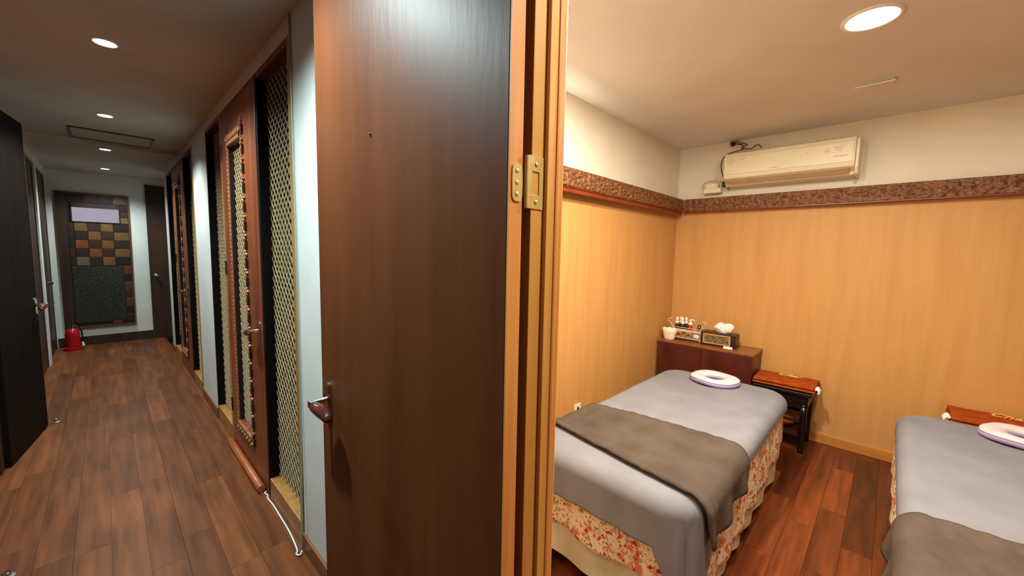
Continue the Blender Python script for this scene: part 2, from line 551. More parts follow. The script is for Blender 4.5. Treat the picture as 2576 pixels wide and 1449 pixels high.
# ------------------------------------------------------------------ the open dark door (swung back towards the corridor wall)
A = Vector((0.535, 0.530, 0))        # front corner at the hinge side
F = Vector((0.480, 1.335, 0))        # front corner at the free edge
du = (F - A).normalized()            # along the leaf, away from the hinge
dn = Vector((du.y, -du.x, 0))        # through the leaf, towards the wall
DW = (F - A).length


def TD(p):                            # (along leaf, depth from front face, height)
    return A + du * p.x + dn * p.y + Vector((0, 0, p.z))


t = empty('door_1', A)
struct(t, 'open dark brown varnished door filling the middle of the view')
box(0.004, DW, 0, 0.040, 0.012, 2.335, TD).build('leaf', M['darkdoor'], t, bevel=0.0015)
tag(box(0, 0.0035, 0.0005, 0.0395, 0.012, 2.335, TD).build('edge_band', M['oak'], t), 'orange pine edge of the door')
G().lathe((0, 0, 0), [(0.0028, 0), (0.0028, 0.004), (0.0012, 0.006)], 8,
          T=lambda p: TD(Vector((0.486 + p.x, -p.z, 1.753 + p.y)))).build('nail', M['steel'], t)


def handle(parent, T, flip=1):
    """T maps (along leaf towards hinge, out of leaf, height)"""
    h = G()
    prof = []
    n = 24
    ring = []
    for k in range(n):
        a = 2 * math.pi * k / n
        ring.append((0.019 * math.copysign(abs(math.cos(a)) ** 0.7, math.cos(a)), 0.066 * math.copysign(abs(math.sin(a)) ** 0.6, math.sin(a))))
    vs = [(x, 0.0004, z) for x, z in ring] + [(x, 0.007, z) for x, z in ring] + [(x * 0.72, 0.011, z * 0.9) for x, z in ring]
    fs = [(i, (i + 1) % n, n + (i + 1) % n, n + i) for i in range(n)] + [(n + i, n + (i + 1) % n, 2 * n + (i + 1) % n, 2 * n + i) for i in range(n)]
    fs += [list(range(2 * n, 3 * n)), list(range(n))[::-1]]
    h.add([T(Vector(p)) for p in vs], fs)
    hp = h.build('handle_plate', M['chrome'], parent)
    tag(hp, 'chrome handle plate')
    g2 = G()
    g2.tube([T(Vector((0, y, 0.012 + dz))) for y, dz in ((0.01, 0), (0.03, 0), (0.052, -0.001), (0.060, -0.002))], [0.0105, 0.0085, 0.0085, 0.0095], 12)
    g2.box(-0.010, 0.014, 0.052, 0.066, -0.001, 0.020, T)
    tag(g2.build('handle_neck', M['chrome'], hp, bevel=0.002), 'chrome handle neck')
    g3 = G()
    pts, rr = [], []
    for i in range(9):
        u = i / 8
        pts.append(T(Vector((0.012 + 0.098 * u, 0.058 - 0.010 * math.sin(u * 3), 0.006 - 0.020 * u))))
        rr.append(0.008 + 0.0125 * math.sin(math.pi * min(1, u * 0.8 + 0.16)) ** 1.0 if u < 1 else 0.007)
    g3.tube(pts, rr, 12)
    tag(g3.build('lever', M['grip'], hp, smooth=True), 'brown lacquered lever')
    return hp


handle(t, lambda p: TD(Vector((DW - 0.052 - p.x, -p.y, 0.952 + p.z))))


def hinge(z):
    hg = G()
    # knuckle
    px, py = 0.585, 0.531
    hg.tube([(px, py, z - 0.052), (px, py, z - 0.03), (px, py, z), (px, py, z + 0.05)], 0.0052, 10)
    # open frame leaf on the jamb rebate
    y0 = OPEN1 - 0.0025
    hg.box(0.588, 0.632, y0, y0 + 0.002, z + 0.022, z + 0.052)
    hg.box(0.588, 0.632, y0, y0 + 0.002, z - 0.052, z - 0.024)
    hg.box(0.588, 0.598, y0, y0 + 0.002, z - 0.024, z + 0.022)
    hg.box(0.620, 0.632, y0, y0 + 0.002, z - 0.024, z + 0.022)
    h = hg.build('hinge', M['brass'], t, bevel=0.0006)
    tag(h, 'brass hinge')
    for sz in (z + 0.036, z - 0.038):
        G().ball((0.610, y0 - 0.0005, sz), 0.005, 0.002, 0.005).build('screw', M['brass'], h, smooth=True)
    # rounded leaf on the door edge
    lg = G()
    n = 20
    ring = []
    for k in range(n):
        a = 2 * math.pi * k / n
        ring.append((0.022 + 0.0155 * math.copysign(abs(math.cos(a)) ** 0.7, math.cos(a)), 0.036 * math.copysign(abs(math.sin(a)) ** 0.35, math.sin(a))))
    vs = [TD(Vector((-0.0002, d, z - 0.006 + zz))) for d, zz in ring] + [TD(Vector((-0.0028, d, z - 0.006 + zz))) for d, zz in ring]
    lg.add(vs, [(i, (i + 1) % n, n + (i + 1) % n, n + i) for i in range(n)] + [list(range(n, 2 * n)), list(range(n))[::-1]])
    l2 = lg.build('hinge_leaf', M['brass'], t)
    tag(l2, 'brass hinge leaf')
    for zz in (0.022, 0.0, -0.022):
        G().ball(TD(Vector((-0.003, 0.020, z - 0.006 + zz))), 0.005, 0.002, 0.005).build('screw', M['brass'], l2, smooth=True)


hinge(1.59)
hinge(0.28)
hinge(2.12)


# ------------------------------------------------------------------ lattice screens and carved doors in the corridor wall
def lattice(x, y0, y1, z0, z1, pitch=0.055, wbar=0.0115, th=0.0036):
    """two crossed layers of slats at 45 degrees, clipped to the rectangle"""
    g = G()
    for layer, sgn in ((0, 1), (1, -1)):
        xa = x + layer * th
        W, H = y1 - y0, z1 - z0
        k = -H if sgn > 0 else 0
        c = (-H if sgn > 0 else 0) + pitch * 0.5
        cmax = W if sgn > 0 else W + H
        while c < cmax:
            # line: y = c + sgn*z  (local), clip
            za, zb = (max(0, -c), min(H, W - c)) if sgn > 0 else (max(0, c - W), min(H, c))
            if zb - za > 0.01:
                pa = Vector((c + sgn * za, za))
                pb = Vector((c + sgn * zb, zb))
                d = (pb - pa).normalized()
                nn = Vector((-d.y, d.x)) * wbar / 2
                q = [pa + nn, pb + nn, pb - nn, pa - nn]
                q = [(min(max(p.x, 0), W), min(max(p.y, 0), H)) for p in q]
                vs = [(xa, y0 + p[0], z0 + p[1]) for p in q] + [(xa + th, y0 + p[0], z0 + p[1]) for p in q]
                g.add(vs, [(0, 1, 2, 3), (7, 6, 5, 4), (0, 4, 5, 1), (1, 5, 6, 2), (2, 6, 7, 3), (3, 7, 4, 0)])
            c += pitch
    return g


wi = [0]


def screen(y0, y1, lab):
    """a framed recessed lattice panel; y0 nearer"""
    wi[0] += 1
    t = empty('window_%d' % wi[0], (WX + 0.04, (y0 + y1) / 2, 0))
    struct(t, lab)
    d = 0.095
    box(WX - 0.004, WX + d, y0, y0 + 0.042, 0, UTOP).build('frame_post', M['frameo'], t, bevel=0.002)
    box(WX - 0.002, WX + d, y1 - 0.030, y1, 0, UTOP).build('frame_post', M['blackdoor'], t, bevel=0.002)  # far post coloured near black to paint the shade on its reveal
    box(WX - 0.003, WX + d, y0 + 0.042, y1 - 0.03, UTOP - 0.03, UTOP).build('frame_head', M['frame'], t, bevel=0.002)
    box(WX - 0.004, WX + 0.06, y0 + 0.042, y1 - 0.03, 0.0, 0.118).build('sill', M['frameo'], t, bevel=0.004)
    lt = lattice(WX + 0.044, y0 + 0.043, y1 - 0.031, 0.118, UTOP - 0.03).build('lattice', M['lattice'], t, fix=False)
    tag(lt, 'pale diamond lattice', kind='stuff')
    box(WX + 0.066, WX + 0.070, y0 + 0.042, y1 - 0.03, 0.118, UTOP - 0.03).build('pane', M['pane'], t)
    return t


def carved_door(n, y0, y1, lab):
    """door in the wall plane, latch at y0 (nearer), with a carved-border lattice opening"""
    t = empty('door_%d' % n, (WX + 0.02, (y0 + y1) / 2, 0))
    struct(t, lab)
    W = y1 - y0
    oy0, oy1 = y0 + 0.325 * W / 0.865, y1 - 0.20 * W / 0.865
    oz0, oz1 = 0.24, 2.105
    xa, xb = WX - 0.004, WX + 0.040
    z0, z1 = 0.012, UTOP - 0.032
    box(WX - 0.003, WX + 0.095, y0, y1, UTOP - 0.03, UTOP).build('frame_head', M['frame'], t, bevel=0.002)
    g = G()
    g.box(xa, xb, y0 + 0.003, oy0, z0, z1).box(xa, xb, oy1, y1 - 0.003, z0, z1)
    g.box(xa, xb, oy0, oy1, z0, oz0).box(xa, xb, oy0, oy1, oz1, z1)
    lf = g.build('leaf', M['reddoor'], t, bevel=0.002)
    tag(lattice(WX + 0.024, oy0, oy1 - 0.004, oz0, oz1, 0.050).build('lattice', M['lattice'], t, fix=False), 'pale diamond lattice', kind='stuff')
    box(xa + 0.004, WX + 0.024, oy1 - 0.004, oy1 - 0.0002, oz0, oz1).build('reveal_shade', M['slot'], t)  # black strip painting the shade on the far reveal
    box(WX + 0.035, WX + 0.038, oy0, oy1, oz0, oz1).build('pane', M['pane'], t)
    # carved border: inner bead moulding, raised blocks, beads and leaves
    c = G()
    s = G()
    b0 = 0.022
    c.box(xa - 0.004, xa, oy0 - b0, oy0, oz0 - b0, oz1 + b0).box(xa - 0.003, xa, oy1, oy1 + b0 * 0.8, oz0 - b0, oz1 + b0)
    c.box(xa - 0.012, xa, oy0, oy1, oz0 - b0, oz0).box(xa - 0.012, xa, oy0, oy1, oz1, oz1 + b0)
    k, P = 0, 0.113
    z = oz0 - 0.05
    while z < oz1 + 0.02:
        for side, yb in ((-1, oy0 - b0), (1, oy1 + b0 * 0.8)):
            yc = yb + side * 0.017
            if side > 0:
                for q in range(4):
                    c.ball((xa - 0.002, yb + 0.005, z + 0.014 + 0.028 * q), 0.005, 0.005, 0.010)
                continue
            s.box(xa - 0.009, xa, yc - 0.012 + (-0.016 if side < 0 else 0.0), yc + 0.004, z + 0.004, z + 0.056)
            c.ball((xa - 0.004, yc - side * 0.008, z + 0.067), 0.010, 0.012, 0.011)
            c.ball((xa - 0.004, yc + side * 0.004, z + 0.086), 0.010, 0.017, 0.011)
            c.ball((xa - 0.004, yc - side * 0.012, z + 0.103), 0.009, 0.011, 0.009)
            c.ball((xa - 0.004, yc - side * 0.012, z + 0.030), 0.008, 0.007, 0.026)
        z += P
    y = oy0 - 0.03
    while y < oy1 + 0.03:
        for zb, sd in ((oz0 - b0, -1), (oz1 + b0, 1)):
            c.ball((xa - 0.009, y, zb + sd * 0.014), 0.013, 0.014, 0.014)
            c.ball((xa - 0.007, y + 0.03, zb + sd * 0.030), 0.011, 0.012, 0.016)
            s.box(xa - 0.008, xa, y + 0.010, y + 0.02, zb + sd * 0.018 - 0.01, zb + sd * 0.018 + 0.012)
        y += 0.06
    cb = c.build('carved_border', M['carve'], t, smooth=False)
    tag(cb, 'carved wooden border round the lattice')
    s.build('carving_shade', M['slot'], cb)  # black boxes stand in for the shade between the carvings
    handle(t, lambda p: Vector((xa - p.y, y0 + 0.062 + p.x, 0.962 + p.z)))
    # far hinges
    for hz in (0.3, 1.3, 2.1):
        G().tube([(xa - 0.004, y1 - 0.004, hz - 0.05), (xa - 0.004, y1 - 0.004, hz + 0.05)], 0.005, 8).build('hinge', M['slot'], t)
    return t


def unit(a, b, nd, where):
    L = b - a
    p = 0.585 * L / 2.08
    q = 0.60 * L / 2.08
    screen(a, a + p, 'tall diamond lattice screen on the near side of ' + where)
    carved_door(nd, a + p + 0.002, b - q - 0.002, 'red brown door with carved lattice opening, ' + ('the nearer of the two' if nd == 2 else 'the farther of the two'))
    screen(b - q, b, 'narrow diamond lattice screen on the far side of ' + where)


unit(U1[0], U1[1], 2, 'the nearer carved door')
unit(U2[0], U2[1], 3, 'the farther carved door')

# ------------------------------------------------------------------ left corridor side
lw = [4]


def plain_door(y0, y1, x, material, lab, lever=None):
    t = empty('door_%d' % lw[0], (x - 0.02, (y0 + y1) / 2, 0))
    lw[0] += 1
    struct(t, lab)
    box(x - 0.04, x, y0 + 0.045, y1 - 0.045, 0.01, 2.31).build('leaf', material, t, bevel=0.003)
    box(x - 0.06, x + 0.008, y0 + 0.001, y0 + 0.043, 0, 2.358).build('frame_post', M['leftdoor'], t, bevel=0.003)
    box(x - 0.06, x + 0.008, y1 - 0.043, y1 - 0.001, 0, 2.358).build('frame_post', M['leftdoor'], t, bevel=0.003)
    box(x - 0.06, x + 0.008, y0 + 0.043, y1 - 0.043, 2.312, 2.358).build('frame_head', M['leftdoor'], t, bevel=0.003)
    if lever:
        handle(t, lever)
    return t


plain_door(2.32, 3.88, LX - 0.02, M['reddoor'], 'dim red brown door at the left edge of the view')
plain_door(4.02, 5.5, LX - 0.03, M['blackdoor'], 'dark doorway behind the ajar black door')
plain_door(5.5, 7.07, LX - 0.02, M['leftdoor'], 'dim walnut door before the pale post of the left wall',
           lambda p: Vector((LX - 0.02 + p.y, 5.62 + p.x, 0.96 + p.z)))
plain_door(7.27, ENDY - 0.01, LX - 0.02, M['leftdoor'], 'dim walnut door beside the fire extinguisher',
           lambda p: Vector((LX - 0.02 + p.y, 7.40 + p.x, 0.96 + p.z)))
# near pilaster that juts out at the left edge
struct(box(LX + 0.001, -0.425, 1.6, 2.28, 0, CEIL).build('trim_4', M['leftdoor'], bevel=0.004), 'dark post jutting out at the lower left edge')
# ajar black door
HA, FA = Vector((-0.492, 3.99, 0)), Vector((-0.388, 4.718, 0))
ua = (FA - HA).normalized()
na = Vector((ua.y, -ua.x, 0))


def TA(p):
    return HA + ua * p.x + na * p.y + Vector((0, 0, p.z))


WA = (FA - HA).length
t = empty('door_8', HA)
struct(t, 'black door standing ajar into the corridor on the left')
box(0, WA, -0.036, 0, 0.012, 2.33, TA).build('leaf', M['blackdoor'], t, bevel=0.002)
box(WA, WA + 0.004, -0.036, 0, 0.012, 2.33, TA).build('edge_band', M['reddoor'], t)
handle(t, lambda p: TA(Vector((WA - 0.06 - p.x, p.y, 0.97 + p.z))))

# ------------------------------------------------------------------ end wall: patchwork door and flat door
E0 = ENDY - 0.03
t = empty('door_9', (-0.09, E0, 0.25))
struct(t, 'patchwork wood block door with frosted slot and dark bubbled glass')
ex0, ex1, ez0, ez1 = -0.448, 0.272, 0.25, 2.165
fw = 0.045
box(ex0, ex0 + 0.10, E0 - 0.004, ENDY - 0.001, ez0, ez1).build('frame_post', M['leftdoor'], t)
box(ex1 - 0.016, ex1, E0 - 0.004, ENDY - 0.001, ez0, ez1).build('frame_post', M['frame'], t)
box(ex0 + 0.10, ex1 - 0.016, E0 - 0.004, ENDY - 0.001, ez1 - 0.03, ez1).build('frame_head', M['frame'], t)
box(ex0 + 0.10, ex1 - 0.016, E0 - 0.004, ENDY - 0.001, ez0, ez0 + 0.03).build('frame_sill', M['frame'], t)
box(ex0 + 0.10, ex1 - 0.016, E0 + 0.012, ENDY - 0.002, ez0 + 0.03, ez1 - 0.03).build('backing', M['slot'], t)
rnd.seed(12)
cols = [-0.290 + 0.128 * i for i in range(5)]
cols[-1] = ex1 - 0.018
rows = [1.752 - 0.121 * i for i in range(6)]
ids = [[0, 1, 0, 5], [3, 0, 1, 0], [2, 1, 2, 3], [3, 2, 1, 0], [6, 3, 0, 5]]
for r in range(5):
    for c in range(4):
        box(cols[c] + 0.002, cols[c + 1] - 0.002, E0 + rnd.uniform(0, 0.006), E0 + 0.013, rows[r + 1] + 0.002, rows[r] - 0.002).build('block', BLK[ids[r][c]], t, bevel=0.002, seg=1)
    box(ex0 + 0.102, cols[0] - 0.002, E0 + 0.004, E0 + 0.013, rows[r + 1] + 0.002, rows[r] - 0.002).build('block', BLK[[1, 3, 5, 1, 3][r]], t, bevel=0.002, seg=1)
for i in range(4):           # above the slot
    a = -0.344 + 0.15 * i
    box(a + 0.002, min(a + 0.148, ex1 - 0.018), E0 + 0.002, E0 + 0.013, 2.03, 2.132).build('block', BLK[[5, 1, 3, 6][i]], t, bevel=0.002, seg=1)
for i in range(3):           # right of the slot
    box(0.176, ex1 - 0.018, E0 + 0.003, E0 + 0.013, 1.756 + 0.091 * i, 1.843 + 0.091 * i).build('block', BLK[[6, 1, 3][i]], t, bevel=0.002, seg=1)
for i in range(7):           # right of the glass
    box(0.176, ex1 - 0.018, E0 + 0.003, E0 + 0.013, 1.143 - 0.121 * (i + 1) + 0.002, 1.143 - 0.121 * i - 0.002).build('block', BLK[[4, 5, 4, 1, 4, 5, 1][i]], t, bevel=0.002, seg=1)
box(0.02, 0.13, E0 + 0.003, E0 + 0.013, 0.283, 0.325).build('block', BLK[4], t, bevel=0.002, seg=1)
tag(box(-0.300, 0.160, E0 - 0.001, E0 + 0.010, 1.765, 1.957).build('pane', M['frost'], t), 'pale backlit frosted slot')
g = G()
g.box(-0.312, -0.300, E0 - 0.008, E0 + 0.011, 1.757, 2.025).box(0.160, 0.172, E0 - 0.008, E0 + 0.011, 1.757, 2.025)
g.box(-0.300, 0.160, E0 - 0.022, E0 + 0.011, 1.957, 2.025).box(-0.300, 0.160, E0 - 0.008, E0 + 0.011, 1.757, 1.765)
g.build('slot_frame', M['leftdoor'], t)
tag(box(-0.340, 0.172, E0 + 0.002, E0 + 0.012, 0.33, 1.145).build('pane', M['bubble'], t), 'dark bubbled glass')

t = empty('door_10', (0.58, ENDY - 0.02, 0))
struct(t, 'flat dark brown door with a round knob on the end wall')
box(0.458, 0.835, ENDY - 0.03, ENDY - 0.001, 0.0, 2.36).build('leaf', M['leftdoor'], t, bevel=0.002)
kb = G().lathe((0, 0, 0), [(0.028, 0), (0.028, 0.006), (0.012, 0.012), (0.011, 0.03), (0.022, 0.04), (0.027, 0.055), (0.02, 0.068), (0.004, 0.072)], 16,
               T=lambda p: Vector((0.525 + p.x, ENDY - 0.03 - p.z, 0.985 + p.y))).build('knob', M['steel'], t, smooth=True)
tag(kb, 'steel door knob')

# ------------------------------------------------------------------ ceiling fittings
def downlight(x, y, r, lens, label, group, watts, colour, angle, blend, size):
    t = empty('ceiling_light', (x, y, CEIL - 0.012))
    tag(t, label, 'light', group)
    g = G()
    n = 28
    prof = [(r * 1.0, 0.001), (r * 1.0, -0.006), (r * 1.12, -0.008), (r * 1.22, -0.003), (r * 1.22, 0.0)]
    vs, fs = [], []
    for (q, z) in prof:
        for k in range(n):
            a = 2 * math.pi * k / n
            vs.append((x + q * math.cos(a), y + q * math.sin(a), CEIL + z))
    for i in range(len(prof) - 1):
        for k in range(n):
            fs.append((i * n + k, i * n + (k + 1) % n, (i + 1) * n + (k + 1) % n, (i + 1) * n + k))
    g.add(vs, fs).build('trim_ring', M['plastic'], t, smooth=True)
    G().lathe((x, y, CEIL - 0.005), [(r * 0.6, -0.003), (r * 0.98, 0.0), (r * 0.98, 0.004)], 28).build('lens', lens, t)
    l = spot((x, y, CEIL - 0.02), watts, colour, angle, blend, size) if angle else disc((x, y, CEIL - 0.02), watts, colour, size)
    l.parent = t
    l.location = (0, 0, -0.008)
    if angle:
        l = spot((x, y, CEIL - 0.02), watts * 0.7, colour, 10, 1.0, 0.02)     # tight centre of the beam
        l.parent = t
        l.location = (0, 0, -0.008)
    return t


where = ['out over the open door', 'nearest in view', 'second in view', 'third in view, by the ceiling beam', 'farthest, before the end wall']
for i, y in enumerate((1.31, 2.89, 4.48, 6.05, 7.58)):
    downlight(0.05, y, 0.042, M['lens'], 'small cool white corridor downlight, ' + where[i], 'corridor downlights', SPOT_W * (1.15, 1.0, 0.85, 0.6, 0.65)[i], (0.76, 0.98, 1.0) if i == 0 else SPOT_C, (152, 148, 138, 138, 138)[i], 0.75, 0.035)
downlight(2.265, 0.14, 0.083, M['lensroom'], 'large bright warm downlight in the treatment room ceiling', None, ROOM_W, ROOM_C, 0, 0, 0.155)
downlight(1.52, 0.62, 0.083, M['lensroom'], 'warm downlight above the foot of the massage table nearest the side wall', None, ROOM_W * 2.2, ROOM_C, 0, 0, 0.155)
downlight(0.98, -0.18, 0.083, M['lensroom'], 'added warm downlight out of view, just inside the treatment room doorway', None, ROOM_W * 0.72, ROOM_C, 0, 0, 0.155)  # unseen lamp added to brighten the jamb and the door edge

# shallow beam and hatch in the corridor ceiling
struct(box(LX, WX, 5.62, 5.74, CEIL - 0.035, CEIL).build('trim_5', M['ceil'], bevel=0.004), 'shallow beam across the corridor ceiling')
t = empty('ceiling_hatch', (0.1, 5.33, CEIL - 0.01))
tag(t, 'thin framed access hatch in the corridor ceiling', 'hatch')
box(-0.16, 0.36, 5.12, 5.55, CEIL - 0.006, CEIL - 0.0005).build('panel', M['ceil'], t)
g = G()
for a in ((-0.175, -0.162, 5.10, 5.57), (0.362, 0.375, 5.10, 5.57), (-0.162, 0.362, 5.10, 5.118), (-0.162, 0.362, 5.552, 5.57)):
    g.box(*a, CEIL - 0.012, CEIL - 0.0005)
g.build('frame', M['frame'], t)
# small vent flap in the room ceiling
t = empty('ceiling_vent', (3.11, 0.155, CEIL - 0.02))
tag(t, 'small pale vent flap on the treatment room ceiling beyond the downlight', 'vent')
box(3.06, 3.17, 0.07, 0.24, CEIL - 0.006, CEIL - 0.0005).build('plate', M['ceilroom'], t)
G().add([(3.052, 0.065, CEIL - 0.022), (3.052, 0.235, CEIL - 0.022), (3.11, 0.235, CEIL - 0.0065), (3.11, 0.065, CEIL - 0.0065),
         (3.052, 0.065, CEIL - 0.012), (3.052, 0.235, CEIL - 0.012), (3.11, 0.235, CEIL - 0.0025), (3.11, 0.065, CEIL - 0.0025)],
        [(0, 1, 2, 3), (7, 6, 5, 4), (0, 4, 5, 1), (1, 5, 6, 2), (2, 6, 7, 3), (3, 7, 4, 0)]).build('flap', M['plastic'], t)
# warm tube lamp lying in the cornice trough
t = empty('cove_lamp', (1.75, RY - 0.035, 1.868))
tag(t, 'warm tube lamp hidden in the carved rail of the side wall', 'lamp')
box(1.45, 2.06, RY - 0.064, RY - 0.036, 1.868, 1.884).build('batten', M['plastic'], t)
G().tube([(1.46, RY - 0.051, 1.898), (2.05, RY - 0.051, 1.898)], 0.011, 12).build('tube', M['tube'], t, smooth=True)
for xx in (1.452, 2.04):
    box(xx, xx + 0.02, RY - 0.062, RY - 0.040, 1.884, 1.911).build('end_cap', M['plastic'], t)

# ------------------------------------------------------------------ air conditioner and wiring on the back wall
def ac():
    y0, y1 = 0.222, 1.085
    zt, zb = 2.315, 2.045
    xb = BX - 0.001
    t = empty('air_conditioner', (BX - 0.1, (y0 + y1) / 2, zb))
    tag(t, 'cream split air conditioner mounted high on the back wall', 'air conditioner')
    prof = [(xb, zt), (xb - 0.15, zt), (xb - 0.185, zt - 0.012), (xb - 0.195, zt - 0.05), (xb - 0.198, zb + 0.085), (xb - 0.190, zb + 0.058), (xb - 0.165, zb + 0.045),
            (xb - 0.13, zb + 0.030), (xb - 0.115, zb + 0.006), (xb - 0.08, zb), (xb, zb)]
    n = len(prof)
    g = G().add([(p[0], y1, p[1]) for p in prof] + [(p[0], y0 + 0.022, p[1]) for p in prof],
                [(i, (i + 1) % n, n + (i + 1) % n, n + i) for i in range(n)] + [list(range(n)), list(range(n, 2 * n))[::-1]])
    g.build('body', M['acplastic'], t, bevel=0.006)
    # rounded end cap on the right
    prof2 = [(xb, zt - 0.004), (xb - 0.16, zt - 0.006), (xb - 0.186, zt - 0.03), (xb - 0.188, zb + 0.05), (xb - 0.17, zb + 0.006), (xb - 0.14, zb - 0.006), (xb, zb - 0.006)]
    n = len(prof2)
    G().add([(p[0], y0 + 0.0215, p[1]) for p in prof2] + [(p[0], y0, p[1]) for p in prof2],
            [(i, (i + 1) % n, n + (i + 1) % n, n + i) for i in range(n)] + [list(range(n)), list(range(n, 2 * n))[::-1]]).build('end_cap', M['acplastic'], t, bevel=0.008)
    fp = box(xb - 0.203, xb - 0.1985, y0 + 0.034, y1 - 0.004, zb + 0.088, zt - 0.045).build('front_panel', M['acplastic'], t, bevel=0.002)
    lv = G().add([(xb - 0.186, y, z) for y, z in ((y0 + 0.05, zb + 0.050), (y1 - 0.02, zb + 0.050))] + [(xb - 0.137, y, z) for y, z in ((y0 + 0.05, zb + 0.020), (y1 - 0.02, zb + 0.020))] +
                 [(xb - 0.190, y, z) for y, z in ((y0 + 0.05, zb + 0.044), (y1 - 0.02, zb + 0.044))] + [(xb - 0.141, y, z) for y, z in ((y0 + 0.05, zb + 0.014), (y1 - 0.02, zb + 0.014))],
                 [(0, 1, 3, 2), (4, 6, 7, 5), (0, 4, 5, 1), (2, 3, 7, 6), (0, 2, 6, 4), (1, 5, 7, 3)])
    lv.build('louver', M['acshade'], t, bevel=0.001)
    # embossed flowers and small printed marks
    fg = G()
    xf = xb - 0.2035
    for (cy, cz, s) in ((1.03, 2.235, 1.25), (0.965, 2.245, 0.6), (0.935, 2.25, 0.5), (0.335, 2.232, 1.0), (0.40, 2.222, 0.7), (0.52, 2.225, 0.35), (0.31, 2.25, 0.7)):
        for k in range(5):
            a = k * 2 * math.pi / 5 + cy * 9
            fg.ball((xf, cy + 0.018 * s * math.cos(a), cz + 0.018 * s * math.sin(a)), 0.0016, (0.004 + 0.009 * abs(math.cos(a))) * s, (0.004 + 0.009 * abs(math.sin(a))) * s, 8, 4)
        fg.ball((xf, cy, cz), 0.002, 0.005 * s, 0.005 * s, 6, 4)
    tag(fg.build('embossed_flowers', M['acplastic'], fp, smooth=True), kind='stuff')
    G().box(xf - 0.0004, xf + 0.0004, 0.70, 0.745, 2.147, 2.152).build('mark', M['acshade'], fp)
    G().box(xf - 0.0004, xf + 0.0004, 0.285, 0.365, 2.175, 2.181).build('mark', M['acshade'], fp)
    g = G()
    for i in range(18):
        yy = y0 + 0.06 + i * (y1 - y0 - 0.1) / 17
        g.box(xb - 0.15, xb - 0.02, yy, yy + 0.012, zt + 0.0005, zt + 0.004)
    g.build('intake_grille', M['acshade'], t)
    return t


ac()
t = empty('junction_box', (BX - 0.05, 1.25, 2.02))
tag(t, 'small cream junction box on the wall at the left of the air conditioner', 'box')
box(BX - 0.075, BX - 0.001, 1.135, 1.275, 2.012, 2.052).build('base', M['acplastic'], t, bevel=0.004)
box(BX - 0.05, BX - 0.001, 1.165, 1.265, 2.054, 2.098).build('cover', M['acplastic'], t, bevel=0.006)


def spline(pts, n=8):
    pts = [Vector(p) for p in pts]
    out = []
    for i in range(len(pts) - 1):
        p0, p1, p2, p3 = pts[max(i - 1, 0)], pts[i], pts[i + 1], pts[min(i + 2, len(pts) - 1)]
        for k in range(n):
            t_ = k / n
            out.append(0.5 * ((2 * p1) + (p2 - p0) * t_ + (2 * p0 - 5 * p1 + 4 * p2 - p3) * t_ * t_ + (3 * p1 - p0 - 3 * p2 + p3) * t_ ** 3))
    out.append(pts[-1])
    return out


xw = BX - 0.03
o = G().tube(spline([(xw, 1.055, 2.42), (xw - 0.02, 1.00, 2.40), (xw - 0.03, 0.98, 2.36), (xw - 0.05, 1.03, 2.345), (xw - 0.06, 1.10, 2.325), (xw - 0.06, 1.135, 2.27),
                     (xw - 0.05, 1.135, 2.20), (xw - 0.04, 1.115, 2.13), (xw - 0.035, 1.10, 2.10)]), 0.0042, 8).build('power_cable', M['cable'], None, smooth=True)
tag(o, 'dark cable looping down the left end of the air conditioner', 'cable')
o = G().tube(spline([(xw - 0.012, 1.065, 2.436), (xw - 0.02, 1.03, 2.43), (xw - 0.03, 0.98, 2.405), (xw - 0.05, 0.95, 2.385), (xw - 0.05, 0.99, 2.365), (xw - 0.05, 0.92, 2.35), (xw - 0.06, 0.87, 2.372),
                     (xw - 0.07, 0.84, 2.34)]), 0.0055, 8).build('pipe_bundle', M['pipe'], None, smooth=True)
tag(o, 'kinked brown pipe bundle above the air conditioner', 'pipe')
o = G().ball((BX - 0.025, 1.075, 2.425), 0.022, 0.022, 0.022, 12, 8).build('wall_gland', M['black'], None, smooth=True)
tag(o, 'black rubber gland where the pipes enter the wall', 'gland')
o = G().tube(spline([(xw, 1.14, 2.11), (xw - 0.01, 1.20, 2.125), (xw - 0.01, 1.27, 2.12), (xw, 1.30, 2.09), (xw + 0.01, 1.295, 2.055), (xw + 0.01, 1.281, 2.034)]), 0.0035, 8).build('signal_cable', M['acshade'], None, smooth=True)
tag(o, 'thin pale cable curling into the junction box', 'cable')
t = empty('plug', (BX - 0.04, 1.115, 2.04))
tag(t, 'dark plug between junction box and air conditioner', 'plug')
box(BX - 0.065, BX - 0.025, 1.098, 1.132, 2.06, 2.105).build('body', M['cable'], t, bevel=0.006)
G().tube([(BX - 0.05, 1.095, 2.066), (BX - 0.06, 1.07, 2.035)], [0.01, 0.004], 8).build('cord_tail', M['cable'], t)
# wall outlet
t = empty('wall_outlet', (2.268, RY - 0.005, 0.30))
tag(t, 'cream wall outlet on the orange wall beside the massage table', 'outlet')
box(2.232, 2.304, RY - 0.010, RY - 0.0032, 0.302, 0.392).build('plate', M['acplastic'], t, bevel=0.002)
for zz in (0.328, 0.362):
    box(2.258, 2.278, RY - 0.012, RY - 0.0095, zz - 0.008, zz + 0.008).build('socket', M['slot'], t)

# ------------------------------------------------------------------ massage tables and linen
def edge_profile(a, r):
    """distance a past the edge start -> (outward, drop)"""
    if a <= 0:
        return 0.0, 0.0
    q = r * math.pi / 2
    if a < q:
        return r * math.sin(a / r), r * (1 - math.cos(a / r))
    return r, r + (a - q)


